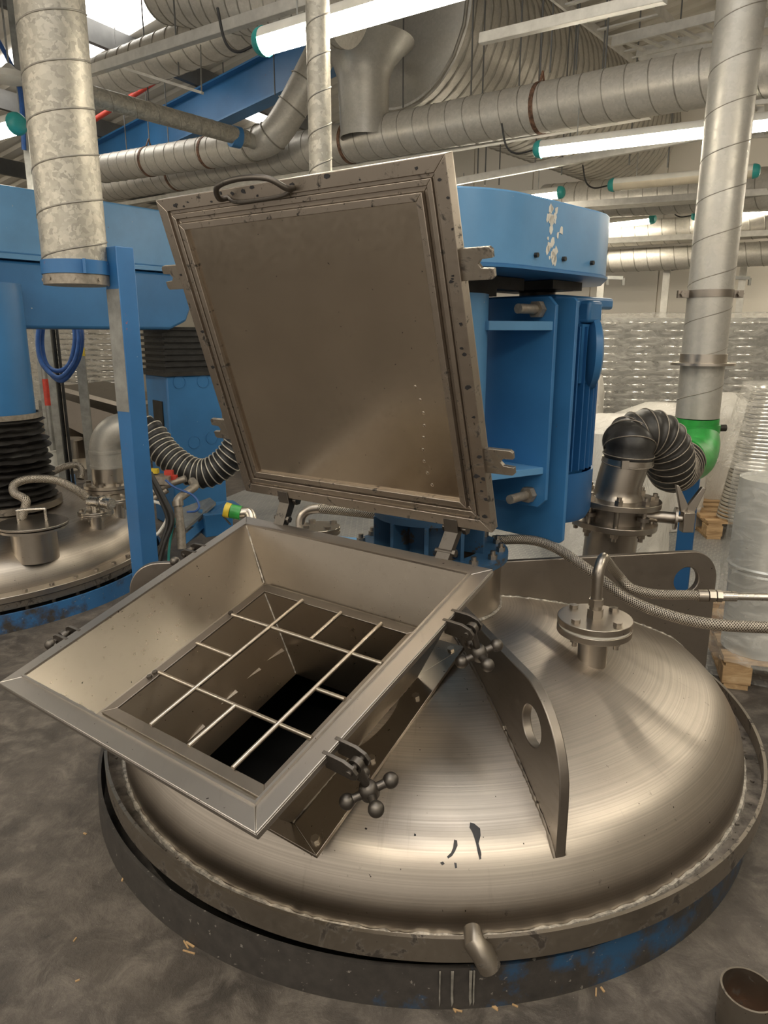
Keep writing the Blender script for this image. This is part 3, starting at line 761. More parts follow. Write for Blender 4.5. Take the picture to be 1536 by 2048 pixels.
# front bracket plate
def vplate(s, th, e0, e1, z0, z1, ch=.03):
    k = MB(); P = [(e0,z0),(e1-ch,z0),(e1,z0+ch),(e1,z1-ch),(e1-ch,z1),(e0,z1)]; k.prism([X(s,e,z) for e, z in P], DD*th); return k
k = vplate(.30,.018,-.31,.288,.92,1.658); bp = k.build('bracket_plate', M['blue'], drive, bevel=.002)
k = MB(); k.hexa([X(s,e,z) for z in (1.545,1.575) for s, e in ((.06,.10),(.305,.10),(.305,.282),(.06,.19))]); k.build('upper_rib', M['blue2'], bp, bevel=.002)
k = MB(); k.hexa([X(s,e,z) for z in (1.045,1.07) for s, e in ((-.1,-.16),(.305,-.3),(.305,.275),(-.1,.16))]); k.build('lower_shelf', M['blue2'], bp, bevel=.002)
k = vplate(.385,.018,-.355,.318,.775,1.655,.012); mp = k.build('motor_plate', M['blue'], drive, bevel=.002)
for e, z in ((.225,1.615),(.225,.965),(-.225,1.615),(-.225,.965)):
    k = MB(); k.cyl(X(.17,e,z), X(.40,e,z), .0165, 14); b_ = k.build('adjusting_stud', M['rodmetal'] if 'rodmetal' in M else M['wire'], drive)
    for s0, s1 in ((.27,.298),(.322,.35)):
        k = MB(); k.hexp(X(s0,e,z), X(s1,e,z), .030); k.build('nut', M['wire'], b_)
# motor
MC = X(.66,-.005,0)
k = MB(); k.lathe([(0,.97),(.2,.97),(.215,1.0),(.215,1.60),(.19,1.64),(0,1.66)], MC, seg=56)
for i in range(40):
    a = 2*PI*i/40; e = V((math.cos(a), math.sin(a), 0)); t = V((-e.y, e.x, 0)); k.hexa([MC+e*r+t*w_+V((0,0,z)) for z in (1.01,1.56) for r, w_ in ((.205,-.004),(.245,-.003),(.245,.003),(.205,.004))])
motor = k.build('motor', M['bluedark'], drive)
k = MB(); k.box(MC+V((0,0,1.65)), (.42,.42,.045), rot2(PI/4)); k.box(MC+DN*.15+V((0,0,1.615)), (.1,.2,.08), rot2(PI/4)); k.build('end_shield', M['blue'], motor, bevel=.012)
k = MB(); k.lathe([(.235,.80),(.25,.83),(.25,1.0),(.242,1.0),(.242,.84),(0,.80)], MC, seg=56); k.build('fan_cowl', M['bluedark'], motor)
k = MB(); c = MC+DN*.16+V((0,0,1.46)); k.box(c, (.12,.14,.22), rot2(PI/4)); k.lathe([(0,.11),(.12,.11),(.14,.10),(.145,.075),(.12,.06),(0,.05)], c-DN*.02, axis=tuple(DN*.75+DD*.66), seg=48); k.build('terminal_cover', M['blue'], motor)
# base legs seen under the lid
for x0, y0, x1, y1, d in ((548,1008,602,1075,3.6), (672,1018,694,1090,3.3), (700,1000,716,1072,3.3)):
    pass
blk = thing('machine_plinth', at(640,1085,4.25), 'low blue steel plinth on the checker plate behind the hopper', 'plinth')
blk.location.z = .006
def atz(px, d, z): p = at(px, 1024, d); return V((p.x, p.y, z))
k = MB(); a, b = atz(545,4.35,.0), atz(760,4.15,.0)
k.beam(a+V((0,0,.15)), b+V((0,0,.15)), .3, .28); k.build('plinth_body', M['blue'], blk, bevel=.01)
k = MB(); k.beam(a+V((0,0,.30)), b+V((0,0,.30)), .34, .012); k.build('plinth_top', M['blue2'], blk)

# ================================================================== pipework at right: outlet valve, hose, duct
VB = V((1.02, 2.98, 0)); VB.z = .3
valve = thing('outlet_valve', VB, 'flanged stainless outlet pipe with butterfly valve at the far side of the foreground tank', 'valve')
VC = at(1230,1019,3.18)
tilt = V((.05,-.02,1)).normalized()
base = VC-tilt*.45
k = MB(); k.tube([base, VC-tilt*.075], .115, 40); k.build('lower_pipe', M['valve'], valve)
def disc(c, r, t, m='valve', name='flange', par=valve):
    k = MB(); k.lathe([(.06,-t/2),(r,-t/2),(r,t/2),(.06,t/2)], c, axis=tuple(tilt), seg=60); return k.build(name, M[m], par, bevel=.002)
f1 = disc(VC+tilt*.045, .192, .026); f2 = disc(VC-tilt*.055, .188, .026)
k = MB(); k.tube([VC-tilt*.045, VC+tilt*.035], .135, 40); vb = k.build('valve_body', M['lug'], valve)
tx, ty, tz = frame(tilt)
for i in range(8):
    a = 2*PI*(i+.15)/8; p = VC+(tx*math.cos(a)+ty*math.sin(a))*.160
    k = MB(); k.cyl(p-tilt*.105, p+tilt*.092, .0105, 12); k.hexp(p+tilt*.058, p+tilt*.078, .019); k.hexp(p-tilt*.088, p-tilt*.068, .019)
    k.build('stud_bolt', M['valve'], valve)
# ears on the body
for i in (1, 3, 5, 7):
    a = 2*PI*(i+.15)/8; p = VC+(tx*math.cos(a)+ty*math.sin(a))*.158; k = MB(); k.cyl(p-tilt*.012, p+tilt*.004, .026, 16); k.build('body_ear', M['lug'], vb)
hd = (at(1375,1052,3.12)-VC); hd.z *= .2; hd.normalize()
s0 = VC+hd*.12-UZ*.015; 
k = MB(); k.cyl(s0, s0+hd*.13, .026, 18); k.cyl(s0+hd*.13, s0+hd*.14, .05, 20); k.cyl(s0+hd*.14, s0+hd*.18, .017, 12); k.build('valve_stem', M['valve'], vb)
k = MB(); q = s0+hd*.185; k.box(q-UZ*.01, (.05,.045,.09))
k.prism([q+UZ*.03-hd*.02, q+UZ*.03+hd*.028, q+UZ*.145+hd*.065, q+UZ*.148+hd*.048], V((0,.022,0)))
k.prism([q+UZ*.03-hd*.03, q+UZ*.03+hd*.002, q+UZ*.06-hd*.0, q+UZ*.145-hd*.045, q+UZ*.15-hd*.06], V((0,.02,0)))
k.build('lever_handle', M['valve'], valve, bevel=.003)
# stub pipe above, slightly bent
UP = [VC+tilt*.055, VC+tilt*.10, VC+tilt*.16+V((.008,0,0)), VC+tilt*.235+V((.025,0,0))]
k = MB(); k.tube(bez(UP, 5), [.112,.108,.103,.1]+[.098]*12, 40); k.build('upper_pipe', M['valve'], valve)
k = MB(); p = UP[-1]-tilt*.012; k.tube([p-tilt*.012, p+tilt*.012], .109, 40); k.box(p+V((-.045,-.1,0)), (.03,.02,.035)); k.build('hose_clip', M['steel'], valve)
# flexible black hose
def ribbed(path, r, pitch, amp):
    """resample to even steps, give alternating radii"""
    L = [0]
    for i in range(1, len(path)): L.append(L[-1]+(path[i]-path[i-1]).length)
    n = int(L[-1]/pitch*4); out = []; rr = []; j = 0
    for i in range(n+1):
        t = L[-1]*i/n
        while j < len(L)-2 and L[j+1] < t: j += 1
        f = (t-L[j])/max(1e-9, L[j+1]-L[j]); out.append(path[j].lerp(path[j+1], f)); rr.append(r+amp*math.cos(2*PI*i/4))
    return out, rr, [out[i] for i in range(0, n+1, 4)]
def rings(kk, path, r, wr, seg=32):
    for i, p in enumerate(path):
        t = (path[min(i+1, len(path)-1)]-path[max(0, i-1)]).normalized(); x, y, _ = frame(t)
        kk.tube([p+(x*math.cos(2*PI*q/seg)+y*math.sin(2*PI*q/seg))*r for q in range(seg)], wr, 6, closed=True)
DUR = V((1.68, 3.62, 0))     # axis of the right-hand upright duct
ductR_d = 3.82
EB = at(1366,922,3.52)       # mouth of the green elbow
hp0 = UP[-1]-tilt*.02
hpath = bez([hp0, hp0+tilt*.075+V((.0,.0,0)), at(1258,880,3.15), at(1290,866,3.16), at(1322,878,3.19), at(1338,910,3.24), at(1342,935,3.32), at(1352,938,3.42), EB], 10)
hose = thing('flexible_hose', hp0, 'thick black ribbed hose arching from the outlet pipe to the green elbow', 'hose')
pp, rr, rg = ribbed(hpath, .104, .036, .005)
k = MB(); k.tube(pp, rr, 36); k.build('hose_body', M['fabric'], hose, sharp=80)
k = MB(); rings(k, rg, .1085, .0028); k.build('wire_helix', M['wire'], hose, sharp=80)
# upright spiral ducts
def spiral(kk, p0, p1, r, pitch, wr=.004, seg=20):
    p0 = V(p0); p1 = V(p1); L = (p1-p0).length; x, y, z = frame(p1-p0); n = int(L/pitch*seg)
    kk.tube([p0+z*(L*i/n)+(x*math.cos(2*PI*i/seg)+y*math.sin(2*PI*i/seg))*r for i in range(n+1)], wr, 5)
def duct(name, p0, p1, r, pitch, label, m='galvc', wr=.004, cat='duct', loc=None, seg=40):
    t = thing(name, loc or p0, label, cat)
    k = MB(); k.cyl(p0, p1, r, seg); k.build('duct_body', M[m], t)
    k = MB(); spiral(k, p0, p1, r, pitch, wr); k.build('spiral_seam', M['seam'], t, sharp=80)
    return t
dp = at(1394,835,3.72); dr = .107
top = V((dp.x, dp.y, zr(dp.dot(A))-.14))
dR = duct('spiral_duct', V((dp.x,dp.y,dp.z)), top, dr, .19, 'grey upright spiral duct at right ending in a green taped elbow', 'galvp', .003)
k = MB(); k.tube(bez([V((dp.x,dp.y,dp.z)), V((dp.x,dp.y,dp.z-.08)), at(1394,888,3.70), at(1386,915,3.63), EB], 5), dr*1.03, 36)
k.tube([V((dp.x,dp.y,dp.z-.035)), V((dp.x,dp.y,dp.z-.075))], dr*1.1, 36)
tag(k.build('elbow', M['green'], dR, sharp=50), 'elbow wrapped in green tape')
k = MB(); c = at(1405,727,3.70); c = V((dp.x,dp.y,c.z)); k.cyl(c-UZ*.006, c+UZ*.006, .155, 48); k.cyl(c, c+UZ*.05, dr*1.06, 40); k.build('flange_collar', M['steel'], dR)
c = V((dp.x,dp.y,at(1420,590,3.65).z)); k = MB(); k.cyl(c-UZ*.018, c+UZ*.018, dr*1.03, 40)
for s in (-1, 1): k.box(c+V((s*(dr+.03),-.0,0)), (.055,.02,.036)); k.hexp(c+V((s*(dr+.035),-.03,0)), c+V((s*(dr+.035),.03,0)), .016)
k.build('pipe_clamp', M['lug'], dR)
k = MB(); q = V((dp.x+dr,dp.y,dp.z-.055)); k.cyl(q, q+V((.05,0,0)), .018, 14); k.build('clamp_bolt', M['darkmetal'], dR)
# blue post behind it
pb = atz(1376,3.86,0)
post = thing('steel_post', pb, 'narrow blue square post below the green elbow at right', 'post')
k = MB(); k.box(pb+V((0,0,.72)), (.085,.085,1.44), rot2(-.45)); k.build('post_tube', M['bluedark'], post, bevel=.004)
k = MB(); k.box(pb+V((0,0,.006)), (.18,.18,.012), rot2(-.45)); k.build('base_plate', M['bluedark'], post)
# ---- left duct and post
lp = at(156,571,3.30); lr = .142
dL = duct('spiral_duct', V((lp.x,lp.y,lp.z)), V((lp.x,lp.y,zr(lp.dot(A))-.16)), lr, .185, 'thick mottled galvanised duct hanging at the left with a blue clamp at its open end', 'galv', .0045)
k = MB(); z = lp.z; k.lathe([(lr+.001,.045),(lr+.008,.045),(lr+.008,.105),(lr+.001,.105)], lp, seg=48, closed=True); q = lp+V((.09,-lr*.85,.075)); k.box(q, (.012,.04,.062), rot2(.2)); k.build('clamp_band', M['bluepost'], dL)
k = MB(); k.lathe([(lr+.0005,.0),(lr+.004,.0),(lr+.004,.042),(lr+.0005,.042)], lp, seg=48, closed=True)
for i in range(8):
    a = 2*PI*i/8-.5; e = V((math.cos(a), math.sin(a), 0)); k.cyl(lp+e*(lr+.003)+UZ*.022, lp+e*(lr+.009)+UZ*.022, .008, 10)
k.build('end_collar', M['wire'], dL)
pq = at(236,495,3.30)
pL = thing('steel_post', V((pq.x,pq.y,0)), 'tall blue square post with grey left face standing between the two tanks', 'post')
k = MB(); yaw = -.60
k.box(V((pq.x,pq.y,pq.z/2)), (.098,.098,pq.z), rot2(yaw)); k.build('post_tube', M['bluepost'], pL, bevel=.004)
# worn bare face
k = MB(); f0 = V((pq.x,pq.y,0))+rot2(yaw)@V((0,-.0492,0)); ydir = rot2(yaw)@V((1,0,0)); xd = rot2(yaw)@V((0,-1,0))
zb = at(228,830,3.3).z
k.hexa([f0+ydir*y+V((0,0,z))+xd*t for z in (zb,at(226,578,3.3).z) for y, t in ((-.047,0),(-.047,.0012),(.047,.0012),(.047,0))]); tag(k.build('bare_face', M['strut'], pL), 'unpainted grey face')
k = MB(); k.box(V((pq.x,pq.y,.006)), (.2,.2,.012), rot2(yaw)); k.build('base_plate', M['bluepost'], pL)
# thin upright duct
tp = at(641,320,2.9)
duct('spiral_duct', V((tp.x,tp.y,1.45)), V((tp.x,tp.y,zr(tp.dot(A))-.06)), .047, .13, 'thin galvanised upright duct passing behind the lid and in front of the near batten', 'galv', .003, seg=28)

# ================================================================== braided hoses
hz1 = ELT
h1 = thing('braided_hose', ELT, 'braided steel hose leaving the elbow on the small tank nozzle, ending in a hex coupling', 'hose')
k = MB(); pth = bez([ELT, at(1236,1150,2.42), at(1262,1176,2.42), at(1310,1188,2.4), at(1375,1190,2.38), at(1398,1191,2.37)], 8); k.tube(pth, .0165, 14); k.build('hose_body', M['braid'], h1)
k = MB(); q0 = at(1396,1191,2.37); q1 = at(1440,1192,2.36); ax = (q1-q0).normalized(); k.cyl(q0, q0+ax*.03, .02, 16); k.hexp(q0+ax*.034, q0+ax*.054, .021); k.hexp(q0+ax*.058, q0+ax*.074, .021); k.build('hex_coupling', M['valve'], h1)
k = MB(); k.cyl(q0+ax*.07, q0+ax*.12, .017, 16); k.cyl(q0+ax*.11, q0+ax*.6, .0125, 14); tag(k.build('pipe_end', M['polished'], h1), 'plain polished pipe')
h2 = thing('braided_hose', at(1200,1150,2.7), 'long braided steel hose running over the small nozzle from the drive to the right edge', 'hose')
k = MB(); pth = bez([at(985,1080,2.75), at(1060,1080,2.7), at(1115,1098,2.62), at(1180,1142,2.5), at(1260,1200,2.4), at(1350,1234,2.3), at(1440,1250,2.22), at(1560,1256,2.18)], 8); k.tube(pth, .0185, 14); k.build('hose_body', M['braid'], h2)
h3 = thing('braided_hose', at(620,1040,3.0), 'short braided hose under the lower edge of the lid behind the hopper', 'hose')
q = at(600,1052,3.0); 
k = MB(); k.tube(bez([at(601,1056,2.95), at(602,1036,2.95), at(615,1021,2.95), at(640,1017,2.95)], 6), .02, 14); k.build('pipe_bend', M['valve'], h3)
k = MB(); k.tube(bez([at(636,1017,2.95), at(690,1022,2.95), at(770,1032,2.97), at(850,1050,3.0)], 6), .02, 14); k.build('hose_body', M['braid'], h3)
# rear nozzle under that hose
nb2 = at(640,1085,2.93); rr_ = math.hypot(nb2.x-AX.x, nb2.y-AX.y); nb2 = V((nb2.x, nb2.y, domez(min(rr_,1.0))-.01))
flange_nozzle(nb2, tank, .04, max(.03, at(640,1064,2.93).z-nb2.z), .085, .014, 4, 'steel', False)
# taped pipe end behind the hopper corner
tpp = thing('taped_pipe', at(490,1030,3.1), 'short pipe end wrapped in green and yellow tape behind the hopper corner', 'pipe')
k = MB(); k.tube([at(462,1022,3.1), at(482,1026,3.1)], .031, 20); k.build('green_tape', M['green'], tpp)
k = MB(); k.tube([at(450,1019,3.1), at(461,1022,3.1)], .033, 20); k.build('yellow_tape', M['yellow'], tpp)
k = MB(); k.tube(bez([at(480,1026,3.1), at(496,1026,3.1), at(503,1040,3.08), at(504,1070,3.05)], 6), .024, 16); k.build('pipe', M['steel'], tpp)
k = MB(); k.tube([at(444,1030,3.1), at(462,1050,3.1)], .004, 8); k.build('strap', M['darkmetal'], tpp)

# ================================================================== second tank, left
AX2 = V((-2.72, 4.45, 0))
tank2 = thing('mixing_tank', AX2, 'second domed steel tank at the left with a handled hatch and black bellows', 'tank')
k = MB(); k.lathe(dome_profile(), AX2, seg=96); k.build('dome', M['dome'], tank2, sharp=60)
k = MB(); k.lathe([(RD-.02,.185),(1.175,.185),(1.175,.150),(1.02,.150)], AX2, seg=128); k.build('flange_ring', M['steel'], tank2, bevel=.003)
k = MB(); k.lathe([(1.165,.146),(1.165,.11),(1.02,.11)], AX2, seg=128); k.build('lower_flange', M['steeldirty'], tank2)
k = MB(); k.lathe([(1.10,.115),(1.10,.0)], AX2, seg=96); k.build('shell', M['darkmetal'], tank2)
for i in range(26):
    a = -PI*.62+PI*1.0*i/25; p = AX2+V((1.14*math.cos(a), 1.14*math.sin(a), 0)); k = MB(); k.hexp(p+UZ*.185, p+UZ*.197, .015); k.cyl(p+UZ*.085, p+UZ*.11, .011, 10); k.build('flange_bolt', M['steeldirty'], tank2)
k2_ = MB(); k2_.lathe([(1.19,.0),(1.19,.10),(1.205,.10),(1.21,.0)], AX2, seg=128, closed=True)
tag(k2_.build('floor_kerb', M['kerb2'], loc=AX2), 'blue kerb ring on the floor round the left tank', 'kerb')
def dome2(px, py): return onDome(px, py, AX2)
def dz2(p): return domez(min(RD-.01, math.hypot(p.x-AX2.x, p.y-AX2.y)))
hb2 = dome2(72, 1100)
k = MB(); k.lathe([(.118,-.05),(.118,.13),(.18,.13),(.18,.143),(.1,.143)], hb2, seg=48); hat = k.build('hatch_neck', M['steel'], tank2)
k = MB(); k.lathe([(0,.150),(.186,.150),(.186,.163),(0,.163)], hb2, seg=56); hc = k.build('hatch_cover', M['valve'], hat, bevel=.002)
k = MB(); o = hb2+UZ*.163; e = V((.96,.28,0)); k.tube(bez([o-e*.07, o-e*.07+UZ*.06, o-e*.062+UZ*.072, o+e*.062+UZ*.072, o+e*.07+UZ*.06, o+e*.07], 5), .0075, 10); k.build('hatch_handle', M['polished'], hc)
hbs = [dome2(192,1052)]
def small_noz(base, rp, h, rf): return flange_nozzle(base, tank2, rp, h, rf, .014, 6, 'steel', False)
no1, t1 = small_noz(dome2(194,1052), .043, .075, .105)
k = MB(); k.cyl(t1, t1+UZ*.05, .026, 18); c = t1+UZ*.055; k.cyl(c-V((.03,.0,0)), c+V((.10,-.05,0)), .032, 20); k.cyl(c+V((.05,-.025,0)), c+V((.07,-.035,0)), .042, 20); k.cyl(c+V((.10,-.05,0)), c+V((.13,-.065,-.003)), .036, 20); k.cyl(c+V((.13,-.065,-.003)), c+V((.132,-.066,-.003)), .026, 16); k.build('hose_coupling', M['polished'], no1)
no2, t2 = small_noz(dome2(236,1030), .045, .09, .10)
nbg = dome2(222, 1005)
k = MB(); k.lathe([(.115,-.05),(.115,.09),(.165,.09),(.165,.112),(.11,.112)], nbg, seg=48); no3 = k.build('nozzle', M['valve'], tank2)
k = MB(); k.lathe([(.105,.116),(.165,.116),(.165,.138),(.105,.138),(.105,.36)], nbg, seg=48); k.build('pipe_spool', M['steel'], no3)
for i in range(8):
    a = 2*PI*i/8; p = nbg+V((.142*math.cos(a), .142*math.sin(a), 0)); k = MB(); k.hexp(p+UZ*.138, p+UZ*.155, .018); k.hexp(p+UZ*.074, p+UZ*.09, .018); k.build('flange_bolt', M['valve'], no3)
ed2 = V((.97,.1,0)); c = nbg+UZ*.36
k = MB(); k.tube([c-UZ*.1, c-UZ*.02]+[c+ed2*.15*(1-math.cos(t))+UZ*.15*math.sin(t) for t in [PI/2*i/10 for i in range(11)]], .108, 32); k.tube([c-UZ*.11, c-UZ*.09], .113, 32); k.tube([c-UZ*.01, c+UZ*.01], .112, 32); k.build('pipe_elbow', M['galvp'], no3)
bell_c = V((-2.42, 4.30, 0))
# black bellows and blue stirrer column of the left dissolver
dis = thing('dissolver', at(365,1010,6.2), 'blue dissolver frame at far left with beam, column and lift pillar over the left tank', 'dissolver')
dis.location.z = 0
k = MB(); r0 = at(88,985,4.35); 
bz0 = at(40,1003,4.35).z; bz1 = at(40,832,4.35).z; bcx = at(-4,900,4.35); bc = V((bcx.x, bcx.y, 0))
rnd = random.Random(11); prof = []; n = 26
for i in range(n+1):
    z = bz0+(bz1-bz0)*i/n; prof.append((.255+(.032 if i%2 else -.012)+rnd.uniform(-.014,.014)+.02*(1-i/n), z))
k.lathe(prof, bc, seg=40)
for v in k.bm.verts: v.co += V((rnd.uniform(-.006,.006), rnd.uniform(-.006,.006), rnd.uniform(-.005,.005)))
k.build('bellows', M['fabric'], dis, sharp=50)
k = MB(); k.lathe([(.25,0),(.27,0),(.27,.03),(.25,.03)], bc+UZ*(bz1-.005), seg=48, closed=True); k.build('bellows_clamp', M['wire'], dis)
k = MB(); k.lathe([(.28,-.04),(.33,-.04),(.33,.0),(.28,.0)], bc+UZ*(bz0), seg=48, closed=True); k.build('bellows_seat', M['steeldirty'], dis)
k = MB(); zt = at(40,640,4.4).z; k.lathe([(.235,bz1+.02),(.235,zt+.2)], bc, seg=48); k.build('stirrer_column', M['blue'], dis)
# beam at 45 degrees, from over the tank to the pillar
ba = at(-60,655,4.15); bb = at(385,657,5.4)
bd = V((bb.x-ba.x, bb.y-ba.y, 0)).normalized(); bn = V((bd.y, -bd.x, 0)); L = (V((bb.x,bb.y,0))-V((ba.x,ba.y,0))).length
zb_ = at(150,658,4.7).z; zt_ = zb_+.40
o = V((ba.x, ba.y, 0))-bd*.6
P = [(0,zb_),(L+.40,zb_),(L+.55,zb_+.06),(L+.62,zb_+.2),(L+.62,zt_),(0,zt_)]
k = MB(); k.prism([o+bd*s+V((0,0,z)) for s, z in P], -bn*.5); k.build('beam', M['blue'], dis, bevel=.02)
k = MB(); k.prism([o+bn*.03+bd*s+V((0,0,z)) for s, z in ((0,zt_+.005),(L+.9,zt_+.005),(L+.9,zt_+.035),(0,zt_+.035))], -bn*.56); k.build('guard_flange', M['blue2'], dis)
k = MB(); k.prism([o+bn*.01+bd*s+V((0,0,z)) for s, z in ((0,zt_+.035),(L+.9,zt_+.035),(L+.9,zt_+.42),(0,zt_+.42))], -bn*.52); k.build('belt_guard', M['blue2'], dis, bevel=.012)
# lift pillar with square bellows
pp0 = at(365,752,5.75); pc = V((pp0.x, pp0.y, 0)); R45 = rot2(math.atan2(bd.y, bd.x))
ph = at(365,750,5.6).z
Rp = rot2(.66)
k = MB(); k.box(pc+V((0,0,ph/2)), (.45,.45,ph), Rp); pil = k.build('lift_pillar', M['blue'], dis, bevel=.012)
fr = lambda x, z: pc+Rp@V((x,-.226,0))+V((0,0,z))
for x, z in ((-.12,ph-.05),(.075,ph-.05),(-.03,at(375,890,5.55).z),(.12,at(410,882,5.6).z)):
    k = MB(); k.lathe([(.046,-.001),(.051,-.001),(.051,.005),(.046,.005)], fr(x,z), axis=tuple(Rp@V((0,-1,0))), seg=28, closed=True); k.lathe([(0,0),(.045,0),(.045,.002),(0,.002)], fr(x,z), axis=tuple(Rp@V((0,-1,0))), seg=28); k.build('cover_disc', M['blue'], pil)
k = MB(); k.box(pc+Rp@V((-.227,-.02,0))+V((0,0,ph-.30)), (.012,.2,.2), Rp); k.build('socket_plate', M['darkmetal'], pil)
k = MB(); zz = zb_+.02
for i in range(16):
    z0 = ph+(zz-ph)*i/16; s = .47 if i%2 else .43
    k.box(pc+V((0,0,z0+(zz-ph)/32)), (s,s,(zz-ph)/16), Rp)
k.build('lift_bellows', M['rubber'], dis)
k = MB(); k.box(pc+V((0,0,ph+.012)), (.49,.49,.03), Rp); k.build('bellows_clamp', M['darkmetal'], dis)
# flex hose between the elbow and the right
fh = thing('flexible_hose', at(380,950,4.75), 'black hose with pale wire rings sagging behind the left post', 'hose')
hp = bez([c+ed2*.13+UZ*.15, at(296,862,4.78), at(330,905,4.75), at(372,938,4.72), at(412,947,4.7), at(450,925,4.68), at(476,890,4.66), at(490,850,4.64)], 10)
pp, rr, rg = ribbed(hp, .094, .04, .004)
k = MB(); k.tube(pp, rr, 30); k.build('hose_body', M['rubber'], fh, sharp=80)
k = MB(); rings(k, rg, .098, .0042, 28); k.build('wire_helix', M['wirel'], fh, sharp=80)
# braided hose loop over the hatch
bh = thing('braided_hose', at(60,1010,4.0), 'looped braided hose over the hatch of the left tank', 'hose')
k = MB(); k.tube(bez([hb2+V((-.09,.06,.163)), at(52,1005,4.0), at(45,995,4.0), at(28,985,4.02), at(30,968,4.05), at(60,958,4.1), at(110,960,4.15), at(150,978,4.2), at(172,995,4.25)], 8), .024, 12); k.build('hose_body', M['braid'], bh)
bh2 = thing('braided_hose', at(120,950,4.6), 'braided hose rising from the bellows toward the big nozzle of the left tank', 'hose')
k = MB(); k.tube(bez([at(92,952,4.6), at(125,935,4.65), at(152,930,4.7), at(163,940,4.7), at(161,958,4.68)], 8), .022, 12); k.build('hose_body', M['braid'], bh2)
# valves and cables at the right edge of the left tank
vr = thing('valve_block', at(330,945,4.5), 'small manifold of yellow and red valve handles right of the left post', 'valve')
k = MB(); k.box(at(318,958,4.5), (.16,.12,.05)); k.tube(bez([at(305,985,4.5), at(340,968,4.5), at(372,957,4.5)], 5), .022, 12); k.tube(bez([at(303,1000,4.5), at(335,980,4.5)], 4), .018, 12); k.build('manifold', M['wire'], vr)
k = MB(); k.box(at(308,942,4.5), (.055,.04,.028)); tag(k.build('yellow_handle', M['yellow'], vr), 'yellow handle')
k = MB(); k.box(at(338,946,4.5), (.05,.04,.035)); k.box(at(346,955,4.5), (.05,.04,.03)); tag(k.build('red_handle', M['redp'], vr), 'red handle')
k = MB(); k.cyl(at(328,955,4.5), at(333,957,4.48), .018, 12); tag(k.build('teal_knob', M['teal'], vr), 'teal knob')
sp = thing('standpipe', at(362,1085,4.3), 'bent steel standpipe beside the cable bundle right of the left post', 'pipe')
k = MB(); k.tube([at(364,1098,4.3), at(360,1050,4.3), at(356,1010,4.3)]+bez([at(354,1003,4.3), at(360,995,4.32), at(378,982,4.4), at(390,972,4.45), at(384,962,4.5)], 5), .026, 14); k.build('pipe', M['wire'], sp)
k = MB(); k.cyl(at(356,1012,4.3), at(355,1002,4.3), .034, 14); k.build('fitting', M['valve'], sp)
for i, (m_, r_, pts) in enumerate((('rubber', .014, [(300,945),(330,1000),(345,1040),(330,1085),(318,1130)]), ('rubber', .014, [(302,960),(322,1000),(336,1040),(326,1080),(313,1120)]),
        ('white', .01, [(304,1002),(325,1010),(334,1036),(320,1062),(312,1070)]), ('teal', .008, [(351,1036),(344,1060),(338,1100),(337,1130)]), ('bluehose', .007, [(331,960),(350,975),(385,990),(398,1010),(392,1022),(374,1024)]),
        ('rubber', .013, [(348,1046),(335,1075),(316,1100),(306,1140)]), ('wire', .012, [(350,1055),(340,1082),(322,1104),(310,1118)]))):
    lab = ['outer black cable of the bundle right of the left post', 'inner black cable of the bundle right of the left post', 'pale curled hose beside the left post', 'thin teal tube hanging near the standpipe', 'thin blue air tube curling past the valve handles', 'low black cable crossing behind the left post foot', 'brown cable crossing below the cable bundle'][i]
    k = MB(); k.tube(bez([at(x, y, 4.2+.03*i) for x, y in pts], 6), r_, 8); o_ = k.build('cable', M[m_], loc=at(*pts[0], 4.2+.03*i)); tag(o_, lab, 'cable')
# grey sloping plate on blue frame behind
rp = thing('ramp_plate', at(400,1035,5.0), 'grey sloping steel plate on a blue frame beyond the standpipe', 'ramp')
k = MB(); k.prism([at(372,1062,4.9), at(432,1010,5.1), at(420,1000,5.4), at(360,1022,5.3)], (0,0,.02)); k.build('plate', M['strut'], rp)
k = MB(); k.prism([at(372,1067,4.9), at(432,1014,5.1), at(432,1034,5.1), at(372,1088,4.9)], (0.03,.2,0)); k.build('frame', M['blue'], rp)
k = MB(); k.box(at(430,1030,5.1)-UZ*.05, (.2,.2,.16), rot2(.5)); k.box(at(448,1016,5.3)-UZ*.02, (.2,.2,.1), rot2(.5)); k.build('foot', M['blue'], rp, bevel=.005)
# ================================================================== far left background
k = MB(); 
tank3 = thing('mixing_tank', V((-4.3,9.0,0)), 'distant pale tank dome glimpsed under the beam of the dissolver', 'tank')
k.lathe([(0,.62),(.5,.58),(.9,.42),(1.1,.25),(1.15,.0)], V((-4.3,9.0,-.12)), seg=64); k.build('dome', M['steel'], tank3)
p = at(142,898,7.8); k = MB(); k.lathe([(.07,-.1),(.07,.1),(.13,.1),(.13,.12),(0,.12)], p, seg=28); k.build('nozzle', M['steel'], tank3)
hp3 = thing('charging_hopper', at(170,850,8.3), 'distant grey tank hopper with closed lid behind the support struts', 'hopper')
k = MB(); k.hexa([at(128,850,8.2), at(240,905,7.9), at(230,870,8.7), at(140,830,9.0), at(118,795,8.2), at(250,835,7.9), at(236,800,8.9), at(126,770,9.0)]); k.build('hopper_body', M['lug'], hp3)
k = MB(); k.prism([at(116,772,8.1), at(250,808,7.8), at(250,816,7.8), at(116,781,8.1)], (.2,.9,0)); k.build('lid', M['steel'], hp3)
